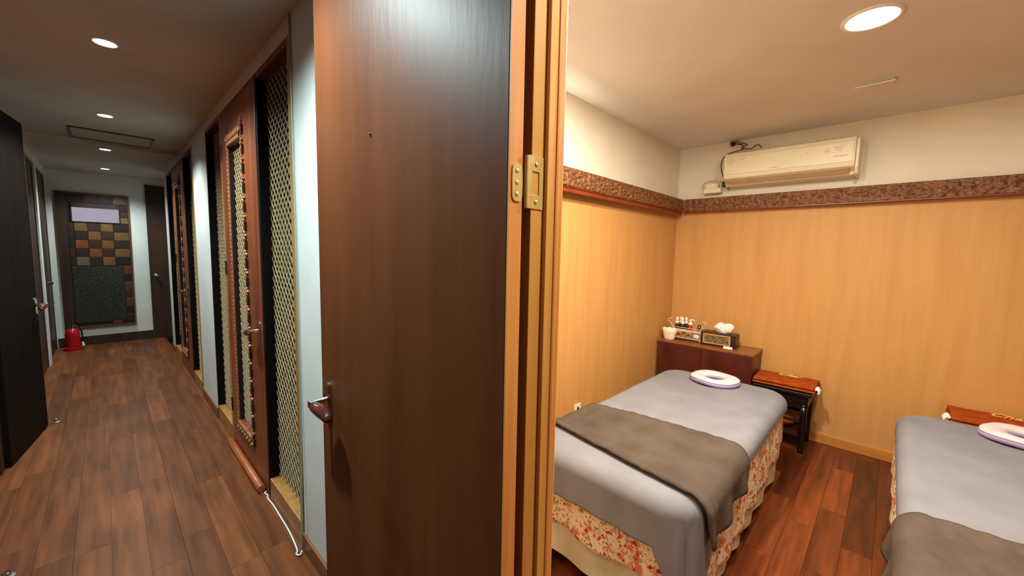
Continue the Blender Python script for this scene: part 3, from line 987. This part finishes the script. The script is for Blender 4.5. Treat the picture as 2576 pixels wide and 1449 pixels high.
def drape(x0, x1, y0, y1, top, r, ext, fold=0.010, seed=0, step=0.022, cornerdrop=1.0, wr=0.0015, freq=17, flare=0.05, cmul=1.3):
    """cloth over a box with rounded edges; ext(side, s) -> hanging length; sides x0,x1,y0,y1"""
    nx = int((x1 - x0 + 0.9) / step)
    ny = int((y1 - y0 + 0.9) / step)

    def fn(u, v):
        sx = -0.45 + (x1 - x0 + 0.9) * u
        sy = -0.45 + (y1 - y0 + 0.9) * v
        # compress the parameter so that the sheet ends at its hem
        def lim(s, L, e0, e1):
            if s < 0:
                return s / 0.45 * e0
            if s > L:
                return L + (s - L) / 0.45 * e1
            return s
        qx = min(max(sx, 0), x1 - x0)
        qy = min(max(sy, 0), y1 - y0)
        sx = lim(sx, x1 - x0, ext('x0', y0 + qy), ext('x1', y0 + qy))
        sy = lim(sy, y1 - y0, ext('y0', x0 + qx), ext('y1', x0 + qx))
        ax = -sx if sx < 0 else max(0, sx - (x1 - x0))
        ay = -sy if sy < 0 else max(0, sy - (y1 - y0))
        ox, dx = edge_profile(ax, r)
        oy, dy = edge_profile(ay, r)
        X = x0 - ox if sx < 0 else (x1 + ox if sx > x1 - x0 else x0 + sx)
        Y = y0 - oy if sy < 0 else (y1 + oy if sy > y1 - y0 else y0 + sy)
        drop = math.hypot(dx, dy) * (1 if not (dx and dy) else cornerdrop)
        drop = min(drop, top - 0.012)
        hang = max(0, drop - r)
        ph = noise.noise(Vector((seed, X * 1.3, Y * 1.3))) * 3
        ff = fold * (1 + cmul * min(dx, dy) / 0.1) * min(1, hang / 0.12) * math.sin(freq * (X - Y) + ph) + flare * hang
        if dx or dy:
            wx_, wy_ = dx / (dx + dy), dy / (dx + dy)
            X += (-ff if sx < 0 else ff) * wx_
            Y += (-ff if sy < 0 else ff) * wy_
        if dx and dy:
            k = flare * hang
            X += -k if sx < 0 else k
            Y += -k if sy < 0 else k
        z = top - drop
        hx, hy, RC = (x1 - x0) / 2 + r, (y1 - y0) / 2 + r, 0.15
        mx_, my_ = (x0 + x1) / 2, (y0 + y1) / 2
        qu, qv = (abs(X - mx_) - hx + RC) / RC, (abs(Y - my_) - hy + RC) / RC
        if qu > 0 and qv > 0:
            k = max(qu, qv) / math.hypot(qu, qv)
            X = mx_ + math.copysign(hx - RC + RC * qu * k, X - mx_)
            Y = my_ + math.copysign(hy - RC + RC * qv * k, Y - my_)
        if drop < r:
            z += wr * noise.noise(Vector((X * 9, Y * 9, seed))) + wr * 1.5 * noise.noise(Vector((X * 3, Y * 4, seed + 5)))
        return (X, Y, z)
    return G().grid(nx, ny, fn)


def hemn(s, seed, a=0.012, f=9):
    return a * noise.noise(Vector((s * f, seed, 0.3))) + a * 0.6 * math.sin(s * f * 1.7 + seed)


def massage_table(yc, seed, word, dx=0.0):
    x0, x1 = 1.40 + dx, 3.12 + dx
    y0, y1 = yc - 0.385, yc + 0.385
    top = 0.520
    t = empty('massage_table', ((x0 + x1) / 2, yc, 0))
    tag(t, 'padded massage table under a grey blanket, ' + word, 'massage table', 'massage tables')
    out = []
    for sx, sy, a0 in ((1, 1, 0), (-1, 1, 90), (-1, -1, 180), (1, -1, 270)):
        for k in range(7):
            a = R(a0 + 15 * k)
            out.append(((x0 + x1) / 2 + sx * ((x1 - x0) / 2 - 0.17) + 0.15 * math.cos(a), yc + sy * ((y1 - y0) / 2 - 0.17) + 0.15 * math.sin(a)))
    n = len(out)
    G().add([(x, y, top - 0.10) for x, y in out] + [(x, y, top) for x, y in out],
            [(i, (i + 1) % n, n + (i + 1) % n, n + i) for i in range(n)] + [list(range(n))[::-1], list(range(n, 2 * n))]).build('padded_top', M['cabinet'], t, bevel=0.02, seg=3)
    box(x0 + 0.09, x1 - 0.09, y0 + 0.09, y1 - 0.09, top - 0.16, top - 0.1005).build('frame', M['frame'], t)
    for xx in (x0 + 0.13, x1 - 0.13):
        for yy in (y0 + 0.13, y1 - 0.13):
            box(xx - 0.03, xx + 0.03, yy - 0.03, yy + 0.03, 0, top - 0.16).build('leg', M['frame'], t)
    r = 0.035
    # cream lining skirt hanging nearly to the floor
    s = drape(x0 + r, x1 - r, y0 + r, y1 - r, top + 0.006, r, lambda sd, q: 0.485 + hemn(q, seed, 0.006), 0.008, seed, 0.026, 0.72, 0, 24, 0.015)
    s = s.build('lining_skirt', M['lining'], None, smooth=True)
    tag(s, 'cream lining skirt under the floral sheet of the massage table ' + word, 'bed skirt', 'linen of the massage tables')
    # floral sheet

    def e2(sd, q):
        if sd == 'x0':
            k = (q - y0) / (y1 - y0)
            return 0.345 + hemn(q, seed + 1, 0.012) + 0.02 * (1 - k)
        if sd in ('y0', 'y1'):
            k = (q - x0) / (x1 - x0)
            return 0.46 - 0.15 * k + hemn(q, seed + 2, 0.012)
        return 0.25
    s = drape(x0 + r, x1 - r, y0 + r, y1 - r, top + 0.013, r + 0.012, e2, 0.008, seed, 0.024, 0.72, 0, 24, 0.035)
    s = s.build('floral_sheet', M['floral'], None, smooth=True, solid=0.002)
    tag(s, 'floral cotton sheet hanging round the massage table ' + word, 'sheet', 'linen of the massage tables')
    # grey blanket

    def e3(sd, q):
        if sd == 'x0':
            k = (q - y0) / (y1 - y0)
            return 0.225 + hemn(q, seed + 3, 0.004, 5) + 0.20 * max(0, 1 - k * 6.5)
        if sd == 'x1':
            return 0.10
        k = (q - x0) / (x1 - x0)
        return 0.115 + 0.30 * max(0, 1 - k * 5.5) ** 1.1 + hemn(q, seed + 4, 0.006, 4)
    r3 = 0.062
    s = drape(x0 + r3 - 0.034, x1 - r3 + 0.020, y0 + r3 - 0.026, y1 - r3 + 0.026, top + 0.036, r3, e3, 0.004, seed + 2, 0.015, 0.95, 0.002, 46, 0.06, 4.0)
    s = s.build('grey_blanket', M['blanket'], None, smooth=True, solid=0.004)
    tag(s, 'soft grey fleece blanket spread over the massage table ' + word, 'blanket', 'linen of the massage tables')
    return t


massage_table(0.83, 1, 'nearest the side wall')
massage_table(-0.50, 9, 'at the right edge', 0.15)


def runner(yc, seed, xa, xb, lab, hang_lo, hang_hi):
    """folded towel across a table: xa/xb(v) give its edges, v = 0 at the low-Y side"""
    y0, y1 = yc - 0.385 + 0.037, yc + 0.385 - 0.037
    r, top = 0.070, 0.5685
    L = y1 - y0
    ny, nx = 110, 44

    def fn(u, v):
        s = -hang_lo + (L + hang_lo + hang_hi) * v
        xx0, xx1 = xa(s / L), xb(s / L)
        e = hang_lo * (0.05 * math.sin(u * 9 + seed) - 0.16 * (1 - u)) if s < 0 else 0
        q = s + (e * (-s / hang_lo) if s < 0 else 0)
        a = -q if q < 0 else max(0, q - L)
        o, d = edge_profile(a, r)
        Y = y0 - o if q < 0 else (y1 + o if q > L else y0 + q)
        X = xx0 + (xx1 - xx0) * u
        hg = max(0, d - r)
        Y += (-1 if q < 0 else 1) * (0.10 * hg + 0.012 * min(1, hg / 0.08) * math.sin(u * 15 + seed) + (0.004 if a > 0 else 0))
        z = top - d
        hem = 0.010 * math.exp(-((u - 0.04) / 0.03) ** 2) + 0.006 * math.exp(-((u - 0.13) / 0.025) ** 2)
        wrk = 0.003 * noise.noise(Vector((X * 11 + seed, Y * 9, 1))) + 0.005 * noise.noise(Vector((X * 6 + Y * 9, Y * 26 - X * 12, seed))) + 0.003 * abs(noise.noise(Vector((X * 30, Y * 22, seed + 3))))
        if a < r:
            z += hem + wrk + 0.002
        else:
            Y += (-1 if q < 0 else 1) * hem
        return (X, Y, z)
    o = G().grid(nx, ny, fn).build('towel_runner', M['towel'], None, smooth=True, solid=0.009)
    tag(o, lab, 'towel', 'brown towels across the tables')
    return o


runner(0.83, 2, lambda v: 1.455 + 0.115 * min(max(v, 0), 1), lambda v: 2.02 - 0.07 * min(max(v, 0), 1) + 0.02 * math.sin(3 * v),
       'brown towel folded across the massage table nearest the side wall', 0.185, 0.12)
runner(-0.50, 6, lambda v: 1.42, lambda v: 1.945 - 0.05 * abs(v - 0.5), 'brown towel folded across the massage table at the right edge', 0.25, 0.20)


def face_ring(cx, cy, z, lab, ang):
    t = empty('face_cushion', (cx, cy, z))
    tag(t, lab, 'cushion', 'face cushions')
    ca, sa = math.cos(ang), math.sin(ang)

    def ringshape(prof, n=44):
        vs, fs = [], []
        mres = len(prof)
        for k in range(n):
            a = 2 * math.pi * k / n
            for (q, zz) in prof:          # q 0 = hole edge, 1 = outer edge
                ro_x, ro_y = 0.146, 0.162
                ri_x, ri_y = 0.066, 0.058
                lx = (ri_x + (ro_x - ri_x) * q) * math.cos(a)
                ly = (ri_y + (ro_y - ri_y) * q) * math.sin(a)
                vs.append((cx + lx * ca - ly * sa, cy + lx * sa + ly * ca, z + zz + 0.004 * math.sin(3 * a) * q))
        for k in range(n):
            for i in range(mres):
                fs.append((k * mres + i, k * mres + (i + 1) % mres, ((k + 1) % n) * mres + (i + 1) % mres, ((k + 1) % n) * mres + i))
        return G().add(vs, fs)
    ringshape([(0.0, 0.004), (0.0, 0.026), (0.5, 0.032), (0.93, 0.030), (1.0, 0.020), (0.97, 0.006), (0.5, 0.004)]).build('cushion', M['lilac'], t, smooth=True)
    ringshape([(0.02, 0.008), (0.02, 0.030), (0.12, 0.042), (0.45, 0.047), (0.80, 0.046), (0.95, 0.036), (0.965, 0.030), (0.5, 0.020)]).build('cover', M['cushwhite'], t, smooth=True)
    return t


face_ring(2.965, 0.845, 0.5605, 'lilac and white ring face cushion on the table nearest the side wall', R(8))
face_ring(3.115, -0.545, 0.5605, 'lilac and white ring face cushion on the table at the right edge', R(4))

# ------------------------------------------------------------------ cabinet in the corner and things on it
cx0, cx1, cy0, cy1, ch = 3.525, BX - 0.018, 0.735, RY - 0.018, 0.678
t = empty('cabinet', ((cx0 + cx1) / 2, (cy0 + cy1) / 2, 0))
tag(t, 'low mahogany cabinet in the corner behind the massage table', 'cabinet')
box(cx0 + 0.014, cx1, cy0 + 0.006, cy1, 0.03, ch - 0.02).build('body', M['cabinet'], t, bevel=0.002)
box(cx0 + 0.03, cx1, cy0 + 0.02, cy1 - 0.01, 0, 0.03).build('plinth', M['ebony'], t)
box(cx0, cx1, cy0, cy1, ch - 0.0195, ch).build('top', M['cabtop'], t, bevel=0.003)
ym = (cy0 + cy1) / 2
for a, b, k in ((cy0 + 0.008, ym - 0.0015, 1), (ym + 0.0015, cy1 - 0.003, -1)):
    d = box(cx0, cx0 + 0.0138, a, b, 0.035, ch - 0.022).build('door', M['cabinet'], t, bevel=0.002)
    yk = b - 0.03 if k > 0 else a + 0.03
    G().lathe((0, 0, 0), [(0.006, 0), (0.006, 0.008), (0.012, 0.014), (0.010, 0.02), (0.002, 0.022)], 10,
              T=lambda p, yk=yk: Vector((cx0 - p.z, yk + p.x, 0.42 + p.y))).build('knob', M['brass'], d, smooth=True)

# scalloped ivory pot
def pot():
    c = (3.590, 1.432, ch)
    n = 36
    vs, fs = [], []
    prof = [(0.040, 0.0), (0.046, 0.004), (0.052, 0.03), (0.060, 0.07), (0.066, 0.098), (0.062, 0.098), (0.056, 0.07), (0.046, 0.03), (0.036, 0.008)]
    for i, (r, z) in enumerate(prof):
        for k in range(n):
            a = 2 * math.pi * k / n
            up = 0.010 * abs(math.sin(4.5 * a)) if i in (4, 5) else 0
            rr = r * (1 + 0.03 * math.sin(9 * a) * (z / 0.1))
            vs.append((c[0] + rr * 0.75 * math.cos(a), c[1] + rr * math.sin(a), c[2] + z + up))
    for i in range(len(prof) - 1):
        for k in range(n):
            fs.append((i * n + k, i * n + (k + 1) % n, (i + 1) * n + (k + 1) % n, (i + 1) * n + k))
    fs.append(list(range(n))[::-1])
    fs.append([(len(prof) - 1) * n + k for k in range(n)])
    o = G().add(vs, fs).build('scalloped_pot', M['pot'], None, smooth=True)
    tag(o, 'ivory scalloped pot at the left end of the cabinet top', 'pot')


pot()
# wire rack
t = empty('wire_rack', (3.70, 1.29, ch))
tag(t, 'ivory wire rack holding small bottles on the cabinet', 'rack')
ry0, ry1, rx0, rx1 = 1.185, 1.430, 3.655, 3.775
rz = ch + 0.115
fg = G()
corners = [(rx0, ry0), (rx0, ry1), (rx1, ry1), (rx1, ry0), (rx0, ry0)]
for zz in (ch + 0.018, rz):
    fg.tube([(x, y, zz) for x, y in corners], 0.0035, 6)
for x, y in corners[:4]:
    fg.tube([(x, y, ch + 0.006), (x, y, rz)], 0.0035, 6)
    fg.ball((x, y, ch + 0.0085), 0.008, 0.008, 0.008)
fg.build('wire_frame', M['wire'], t)
box(rx0, rx1, ry0, ry1, rz - 0.035, rz - 0.031).build('upper_tray', M['wire'], t)
box(rx0, rx1, ry0, ry1, ch + 0.017, ch + 0.020).build('lower_tray', M['wire'], t)
box(rx0 - 0.004, rx0 - 0.001, ry0, ry1, rz - 0.036, rz - 0.012).build('front_rail', M['wire'], t)
sg = G()
for k in range(2):
    yc = ry1 - 0.055 - 0.09 * k
    sg.tube(spline([(rx0, yc + 0.045 * math.cos(a), ch + 0.022 + 0.052 * math.sin(a)) for a in [math.pi * i / 8 for i in range(9)]], 2), 0.0025, 6)
    sg.tube(spline([(rx0, yc + 0.02 * math.cos(a), ch + 0.05 + 0.02 * math.sin(a)) for a in [math.pi * 2 * i / 10 for i in range(11)]], 2), 0.0022, 6)
sg.build('scrollwork', M['wire'], t)
for yy, s in ((ry1, 1), (ry0, -1)):
    cg = G().tube(spline([(rx0, yy, rz), (rx0, yy + s * 0.02, rz + 0.03), (rx0, yy + s * 0.045, rz + 0.055), (rx0, yy + s * 0.030, rz + 0.075), (rx0, yy + s * 0.012, rz + 0.068)]), 0.0045, 6)
    cg.build('curled_end', M['wire'], t)
# crumpled plastic bag in the lower tray
bg = G()
bg.grid(14, 14, lambda u, v: (rx0 + 0.03 + 0.028 * math.cos(2 * math.pi * u) * math.sin(math.pi * v) + 0.008 * noise.noise(Vector((u * 9, v * 9, 0))),
                              ry0 + 0.038 + 0.032 * math.sin(2 * math.pi * u) * math.sin(math.pi * v) + 0.008 * noise.noise(Vector((u * 9, v * 9, 4))),
                              ch + 0.0475 - 0.026 * math.cos(math.pi * v)))
tag(bg.build('crumpled_bag', M['fringe'], None), 'crumpled clear bag in the lower tray of the wire rack', 'bag')
# bottles
zb = rz - 0.0308


def bottle(name, x, y, glass, lab, grp):
    t = empty(name, (x, y, zb))
    tag(t, lab, 'bottle', grp)
    G().lathe((x, y, zb), [(0.017, 0), (0.019, 0.003), (0.019, 0.042), (0.015, 0.052), (0.009, 0.058), (0.009, 0.062)], 14).build('flask', glass, t, smooth=True)
    cp = G().lathe((x, y, zb), [(0.0165, 0.060), (0.0165, 0.076), (0.012, 0.080)], 14).build('cap', M['plastic'], t, smooth=True)
    G().lathe((x, y, zb), [(0.011, 0.080), (0.0095, 0.088), (0.010, 0.098), (0.0125, 0.110), (0.008, 0.118)], 12).build('dropper_bulb', M['plastic'], cp, smooth=True)
    return t


def copy_thing(src, loc, lab):
    c = src.copy()
    COL.objects.link(c)
    c.location = loc
    c['label'] = lab
    for p in src.children:
        q = p.copy()
        COL.objects.link(q)
        q.parent = c
        for s in p.children:
            k = s.copy()
            COL.objects.link(k)
            k.parent = q
    return c


b0 = bottle('dropper_bottle', 3.690, 1.405, M['green'], 'green dropper bottle, leftmost in the front row of the wire rack', 'green dropper bottles in the rack')
copy_thing(b0, (3.735, 1.386, zb), 'green dropper bottle, leftmost in the back row of the wire rack')
copy_thing(b0, (3.683, 1.353, zb), 'green dropper bottle, front row of the wire rack, by the red pump')
copy_thing(b0, (3.728, 1.336, zb), 'green dropper bottle, back row of the wire rack, by the red pump')
t = empty('pump_bottle', (3.69, 1.285, zb))
tag(t, 'red pump bottle with white pump head in the wire rack', 'bottle')
G().lathe((3.69, 1.285, zb), [(0.018, 0), (0.020, 0.003), (0.020, 0.040), (0.016, 0.052), (0.010, 0.058)], 14).build('flask', M['red'], t, smooth=True)
pc = G().lathe((3.69, 1.285, zb), [(0.019, 0.0582), (0.019, 0.074), (0.010, 0.080), (0.009, 0.095), (0.014, 0.098), (0.014, 0.108)], 14).build('pump_head', M['plastic'], t, smooth=True)
G().tube([(3.69, 1.285, zb + 0.106), (3.68, 1.262, zb + 0.110), (3.672, 1.242, zb + 0.102)], 0.006, 8).build('spout', M['plastic'], pc)
t = empty('spray_bottle', (3.69, 1.208, zb))
tag(t, 'small dark bottle with loop handle at the right end of the wire rack', 'bottle')
G().lathe((3.69, 1.208, zb), [(0.017, 0), (0.018, 0.003), (0.018, 0.026), (0.012, 0.036), (0.007, 0.040)], 14).build('flask', M['green'], t, smooth=True)
G().tube(spline([(3.69, 1.218, zb + 0.036), (3.69, 1.217, zb + 0.058), (3.69, 1.205, zb + 0.066), (3.69, 1.196, zb + 0.056), (3.69, 1.198, zb + 0.038)]), 0.004, 6).build('loop_handle', M['black'], t)

# tissue box
t = empty('tissue_box', (3.68, 1.025, ch))
tag(t, 'dark wooden tissue box with a gilt framed front plate on the cabinet', 'tissue box')
tx0, tx1, ty0, ty1 = 3.615, 3.735, 0.890, 1.165
tzb, tzt = ch + 0.001, ch + 0.118
box(tx0, tx1, ty0, ty1, tzb, tzt).build('box', M['ebony'], t, bevel=0.006)
fp = G()
f0, f1, g0, g1 = 0.928, 1.146, tzb + 0.016, tzt - 0.014
for a in ((f0, f1, g0, g0 + 0.013), (f0, f1, g1 - 0.013, g1), (f0, f0 + 0.013, g0 + 0.013, g1 - 0.013), (f1 - 0.013, f1, g0 + 0.013, g1 - 0.013)):
    fp.box(tx0 - 0.007, tx0, a[0], a[1], a[2], a[3])
fp = fp.build('gilt_frame', M['giltframe'], t, bevel=0.001)
box(tx0 - 0.003, tx0, f0 + 0.013, f1 - 0.013, g0 + 0.013, g1 - 0.013).build('embossed_plate', M['pewter'], t)


def tis(u, v):
    a = 2 * math.pi * u
    hgt = 0.082 * v
    rad = 0.030 + 0.055 * math.sin(math.pi * min(1, v * 0.75 + 0.12)) - 0.02 * v
    if v > 0.98:
        return (3.675, 1.005, tzt + 0.001 + hgt - 0.006)
    rad *= 1 + 0.22 * math.sin(5 * a + 2 * v) * v + 0.25 * noise.noise(Vector((math.cos(a) * 2, math.sin(a) * 2, v * 3)))
    return (3.675 + 0.55 * rad * math.cos(a), 1.005 + rad * math.sin(a), tzt + 0.001 + hgt + 0.012 * math.sin(3 * a) * v)


G().grid(40, 12, tis).build('tissue', M['tissue'], t, smooth=True)
o = G().tube([(3.560, 0.895, ch + 0.0135), (3.560, 0.898, ch + 0.0135), (3.560, 0.962, ch + 0.0135), (3.560, 0.965, ch + 0.0135)], [0.009, 0.013, 0.013, 0.009], 14).build('white_roll', M['plastic'], None, smooth=True)
tag(o, 'small white roll lying in front of the tissue box', 'roll')


# ------------------------------------------------------------------ black stools with rust towels
def textmesh(txt, size, shear, material, parent, T, name='lettering'):
    cu = bpy.data.curves.new('txt', 'FONT')
    cu.body = txt
    cu.size = size
    cu.shear = shear
    cu.extrude = 0.0008
    cu.offset = 0.0012
    cu.align_x = 'CENTER'
    tmp = bpy.data.objects.new('txt', cu)
    COL.objects.link(tmp)
    dg = bpy.context.evaluated_depsgraph_get()
    me = bpy.data.meshes.new_from_object(tmp.evaluated_get(dg))
    bpy.data.objects.remove(tmp)
    g = G().add([T(v.co) for v in me.vertices], [list(p.vertices) for p in me.polygons])
    return g.build(name, material, parent, fix=False)


def stool(y0, y1, word, bag, tsl=1):
    x0, x1, ht = 3.515, BX - 0.022, 0.462
    yc = (y0 + y1) / 2
    t = empty('stool', ((x0 + x1) / 2, yc, 0))
    tag(t, 'black lacquered wooden stool ' + word, 'stool', 'black stools by the back wall')
    box(x0 - 0.01, x1, y0, y1, ht - 0.028, ht).build('top', M['black'], t, bevel=0.006)
    box(x0 + 0.012, x1 - 0.012, y0 + 0.02, y1 - 0.02, ht - 0.110, ht - 0.028).build('apron', M['black'], t, bevel=0.003)
    for xx in (x0 + 0.022, x1 - 0.022):
        for yy in (y0 + 0.045, y1 - 0.045):
            G().tube([(xx, yy, 0.0), (xx, yy, 0.05), (xx, yy, 0.3), (xx, yy, ht - 0.110)], [0.018, 0.020, 0.024, 0.026], 10).build('leg', M['black'], t, smooth=True)
    for xx in (x0 + 0.022, x1 - 0.022):
        G().tube([(xx, y0 + 0.06, 0.235), (xx, y1 - 0.06, 0.235)], 0.011, 8).build('stretcher', M['black'], t)
    box(x0 + 0.03, x1 - 0.03, y0 + 0.06, y1 - 0.06, 0.120, 0.135).build('lower_shelf', M['ebony'], t)
    G().ball((x0 + 0.003, y0 + 0.045, ht - 0.10), 0.005, 0.006, 0.006).build('screw_cap', M['steel'], t, smooth=True)
    # folded towel
    tw = empty('folded_towel', ((x0 + x1) / 2, yc, ht))
    tag(tw, 'folded rust towel on the stool ' + word, 'towel', 'rust towels on the stools')

    def lay(z0, z1, sx, inset):
        def fn(u, v):
            # closed rounded slab profile swept along y
            a = 2 * math.pi * u
            c_, s_ = math.cos(a), math.sin(a)
            hx = (x1 - x0) / 2 - 0.01 - inset
            px = math.copysign(abs(c_) ** 0.25, c_) * hx + (x0 + x1) / 2 - 0.004
            pz = (z0 + z1) / 2 + math.copysign(abs(s_) ** 0.5, s_) * (z1 - z0) / 2
            yy = y0 - 0.018 + inset + (y1 - y0 + 0.03 - 2 * inset) * v
            sh = 0.003 * noise.noise(Vector((px * 12, yy * 12, z0 * 40))) if pz > (z0 + z1) / 2 else 0
            return (px, yy, pz + sh)
        g_ = G().grid(29, 22, fn)
        n_ = len(g_.v)
        g_.f.append([i * 22 for i in range(28)])
        g_.f.append([i * 22 + 21 for i in range(28)][::-1])
        return g_
    lay(ht + 0.0015, ht + 0.021, 0, 0.004).build('lower_fold', M['otowel'], tw, smooth=True)
    up = lay(ht + 0.0215, ht + 0.048, 0, 0.008).build('upper_fold', M['otowel'], tw, smooth=True)
    textmesh('Chai', 0.078, 0.6, M['gold'], up, lambda v: Vector(((x0 + x1) / 2 + 0.055 + v.y * 1.3, yc - v.x - 0.0, ht + 0.0505 + v.z)))
    fg = G()
    for i in range(7):
        xx = x0 + 0.03 + 0.012 * i
        ye = y0 if tsl > 0 else y1
        fg.tube(spline([(xx, ye - tsl * 0.008, ht + 0.030), (xx + 0.004, ye - tsl * 0.022, ht + 0.034 + 0.008 * math.sin(i * 2)),
                        (xx + 0.002, ye - tsl * 0.034, ht + 0.020 + 0.006 * math.sin(i * 3)), (xx, ye - tsl * 0.030, ht + 0.004)], 4), 0.0065, 6)
    tag(fg.build('tassel', M['fringe'], tw, smooth=True), 'white tassel')
    if bag:
        def bf(u, v):
            a = 2 * math.pi * u
            rr = math.sin(math.pi * min(max(v, 0.001), 0.999)) ** 0.6
            return (3.66 + 0.085 * rr * math.cos(a), yc + 0.02 + 0.10 * rr * math.sin(a), 0.1365 + 0.10 * v + 0.006 * noise.noise(Vector((math.cos(a) * 2, math.sin(a) * 2, v * 4))) * rr)
        tag(G().grid(24, 12, bf).build('pouch', M['otowel'], None, smooth=True), 'rust cloth pouch on the lower shelf of the stool', 'pouch')
    return t


stool(0.345, 0.722, 'between cabinet and wallpapered wall', True)
stool(-0.80, -0.335, 'behind the massage table at the right edge', False, -1)

# ------------------------------------------------------------------ corridor things
t = empty('fire_extinguisher', (-0.375, 7.98, 0))
t.scale = (0.86, 0.86, 0.88)
tag(t, 'red fire extinguisher standing on the corridor floor by the end wall', 'fire extinguisher')
c = (-0.375, 7.98, 0.0)
G().lathe(c, [(0.105, 0), (0.108, 0.008), (0.108, 0.045), (0.09, 0.052)], 20).build('base_ring', M['extred'], t, smooth=False)
G().lathe(c, [(0.080, 0.053), (0.084, 0.07), (0.084, 0.25), (0.074, 0.30), (0.048, 0.335), (0.024, 0.348)], 20).build('cylinder', M['extred'], t, smooth=True)
vv = G().lathe(c, [(0.02, 0.3485), (0.02, 0.375), (0.028, 0.38), (0.028, 0.395)], 12).build('valve', M['steel'], t)
G().box(c[0] - 0.012, c[0] + 0.012, c[1] - 0.07, c[1] + 0.03, 0.396, 0.406).box(c[0] - 0.01, c[0] + 0.01, c[1] - 0.065, c[1] - 0.02, 0.372, 0.380).build('squeeze_lever', M['black'], vv)
G().tube(spline([(c[0] + 0.028, c[1], 0.375), (c[0] + 0.085, c[1] - 0.01, 0.34), (c[0] + 0.105, c[1] - 0.02, 0.22), (c[0] + 0.102, c[1] - 0.02, 0.10)]), 0.010, 8).build('hose', M['black'], t, smooth=True)
G().tube([(c[0] + 0.102, c[1] - 0.02, 0.12), (c[0] + 0.112, c[1] - 0.02, 0.056)], [0.012, 0.017], 10).build('nozzle', M['plastic'], t)


def door_stop(x, y, lab):
    t = empty('door_stop', (x, y, 0))
    tag(t, lab, 'door stop', 'floor door stops')
    G().lathe((x, y, 0), [(0.026, 0.0002), (0.026, 0.004), (0.020, 0.007)], 18).build('base', M['steel'], t)
    G().lathe((x, y, 0), [(0.014, 0.0072), (0.015, 0.022), (0.012, 0.026)], 14).build('magnet_cup', M['chrome'], t)


door_stop(-0.352, 4.80, 'round steel door stop at the foot of the ajar black door')
door_stop(-0.372, 2.66, 'round steel door stop at the lower left corner')

o = G().tube([(0.571, 2.585, 0.0225), (0.572, 2.9, 0.0225), (0.572, 3.2, 0.0225), (0.572, 3.43, 0.0225)], 0.022, 14).build('wooden_rod', M['rod'], None)
for p in o.data.polygons:
    p.use_smooth = len(p.vertices) == 4
tag(o, 'turned wooden rod lying along the foot of the nearer carved door', 'rod')
o = G().tube(spline([(WX - 0.006, 1.925, 2.445), (WX - 0.006, 1.925, 1.5), (WX - 0.007, 1.926, 0.6), (WX - 0.018, 1.927, 0.10), (WX - 0.020, 1.925, 0.02)]), 0.0042, 6).build('wall_cable', M['gcable'], None, smooth=True)
tag(o, 'thin grey green cable running down the post beside the white pilaster', 'cable')
o = G().tube(spline([(WX - 0.022, 1.912, 0.018), (WX - 0.034, 1.905, 0.007), (WX - 0.044, 1.925, 0.005), (WX - 0.032, 1.955, 0.005), (WX - 0.020, 2.10, 0.005), (WX - 0.017, 2.25, 0.005), (WX - 0.016, 2.40, 0.005), (WX - 0.020, 2.492, 0.005),
                     (WX - 0.013, 2.525, 0.005), (WX - 0.020, 2.550, 0.008), (WX - 0.012, 2.562, 0.012)]), 0.0038, 6).build('floor_cable', M['wcable'], None, smooth=True)
tag(o, 'thin white cable along the sill of the nearest lattice screen', 'cable')
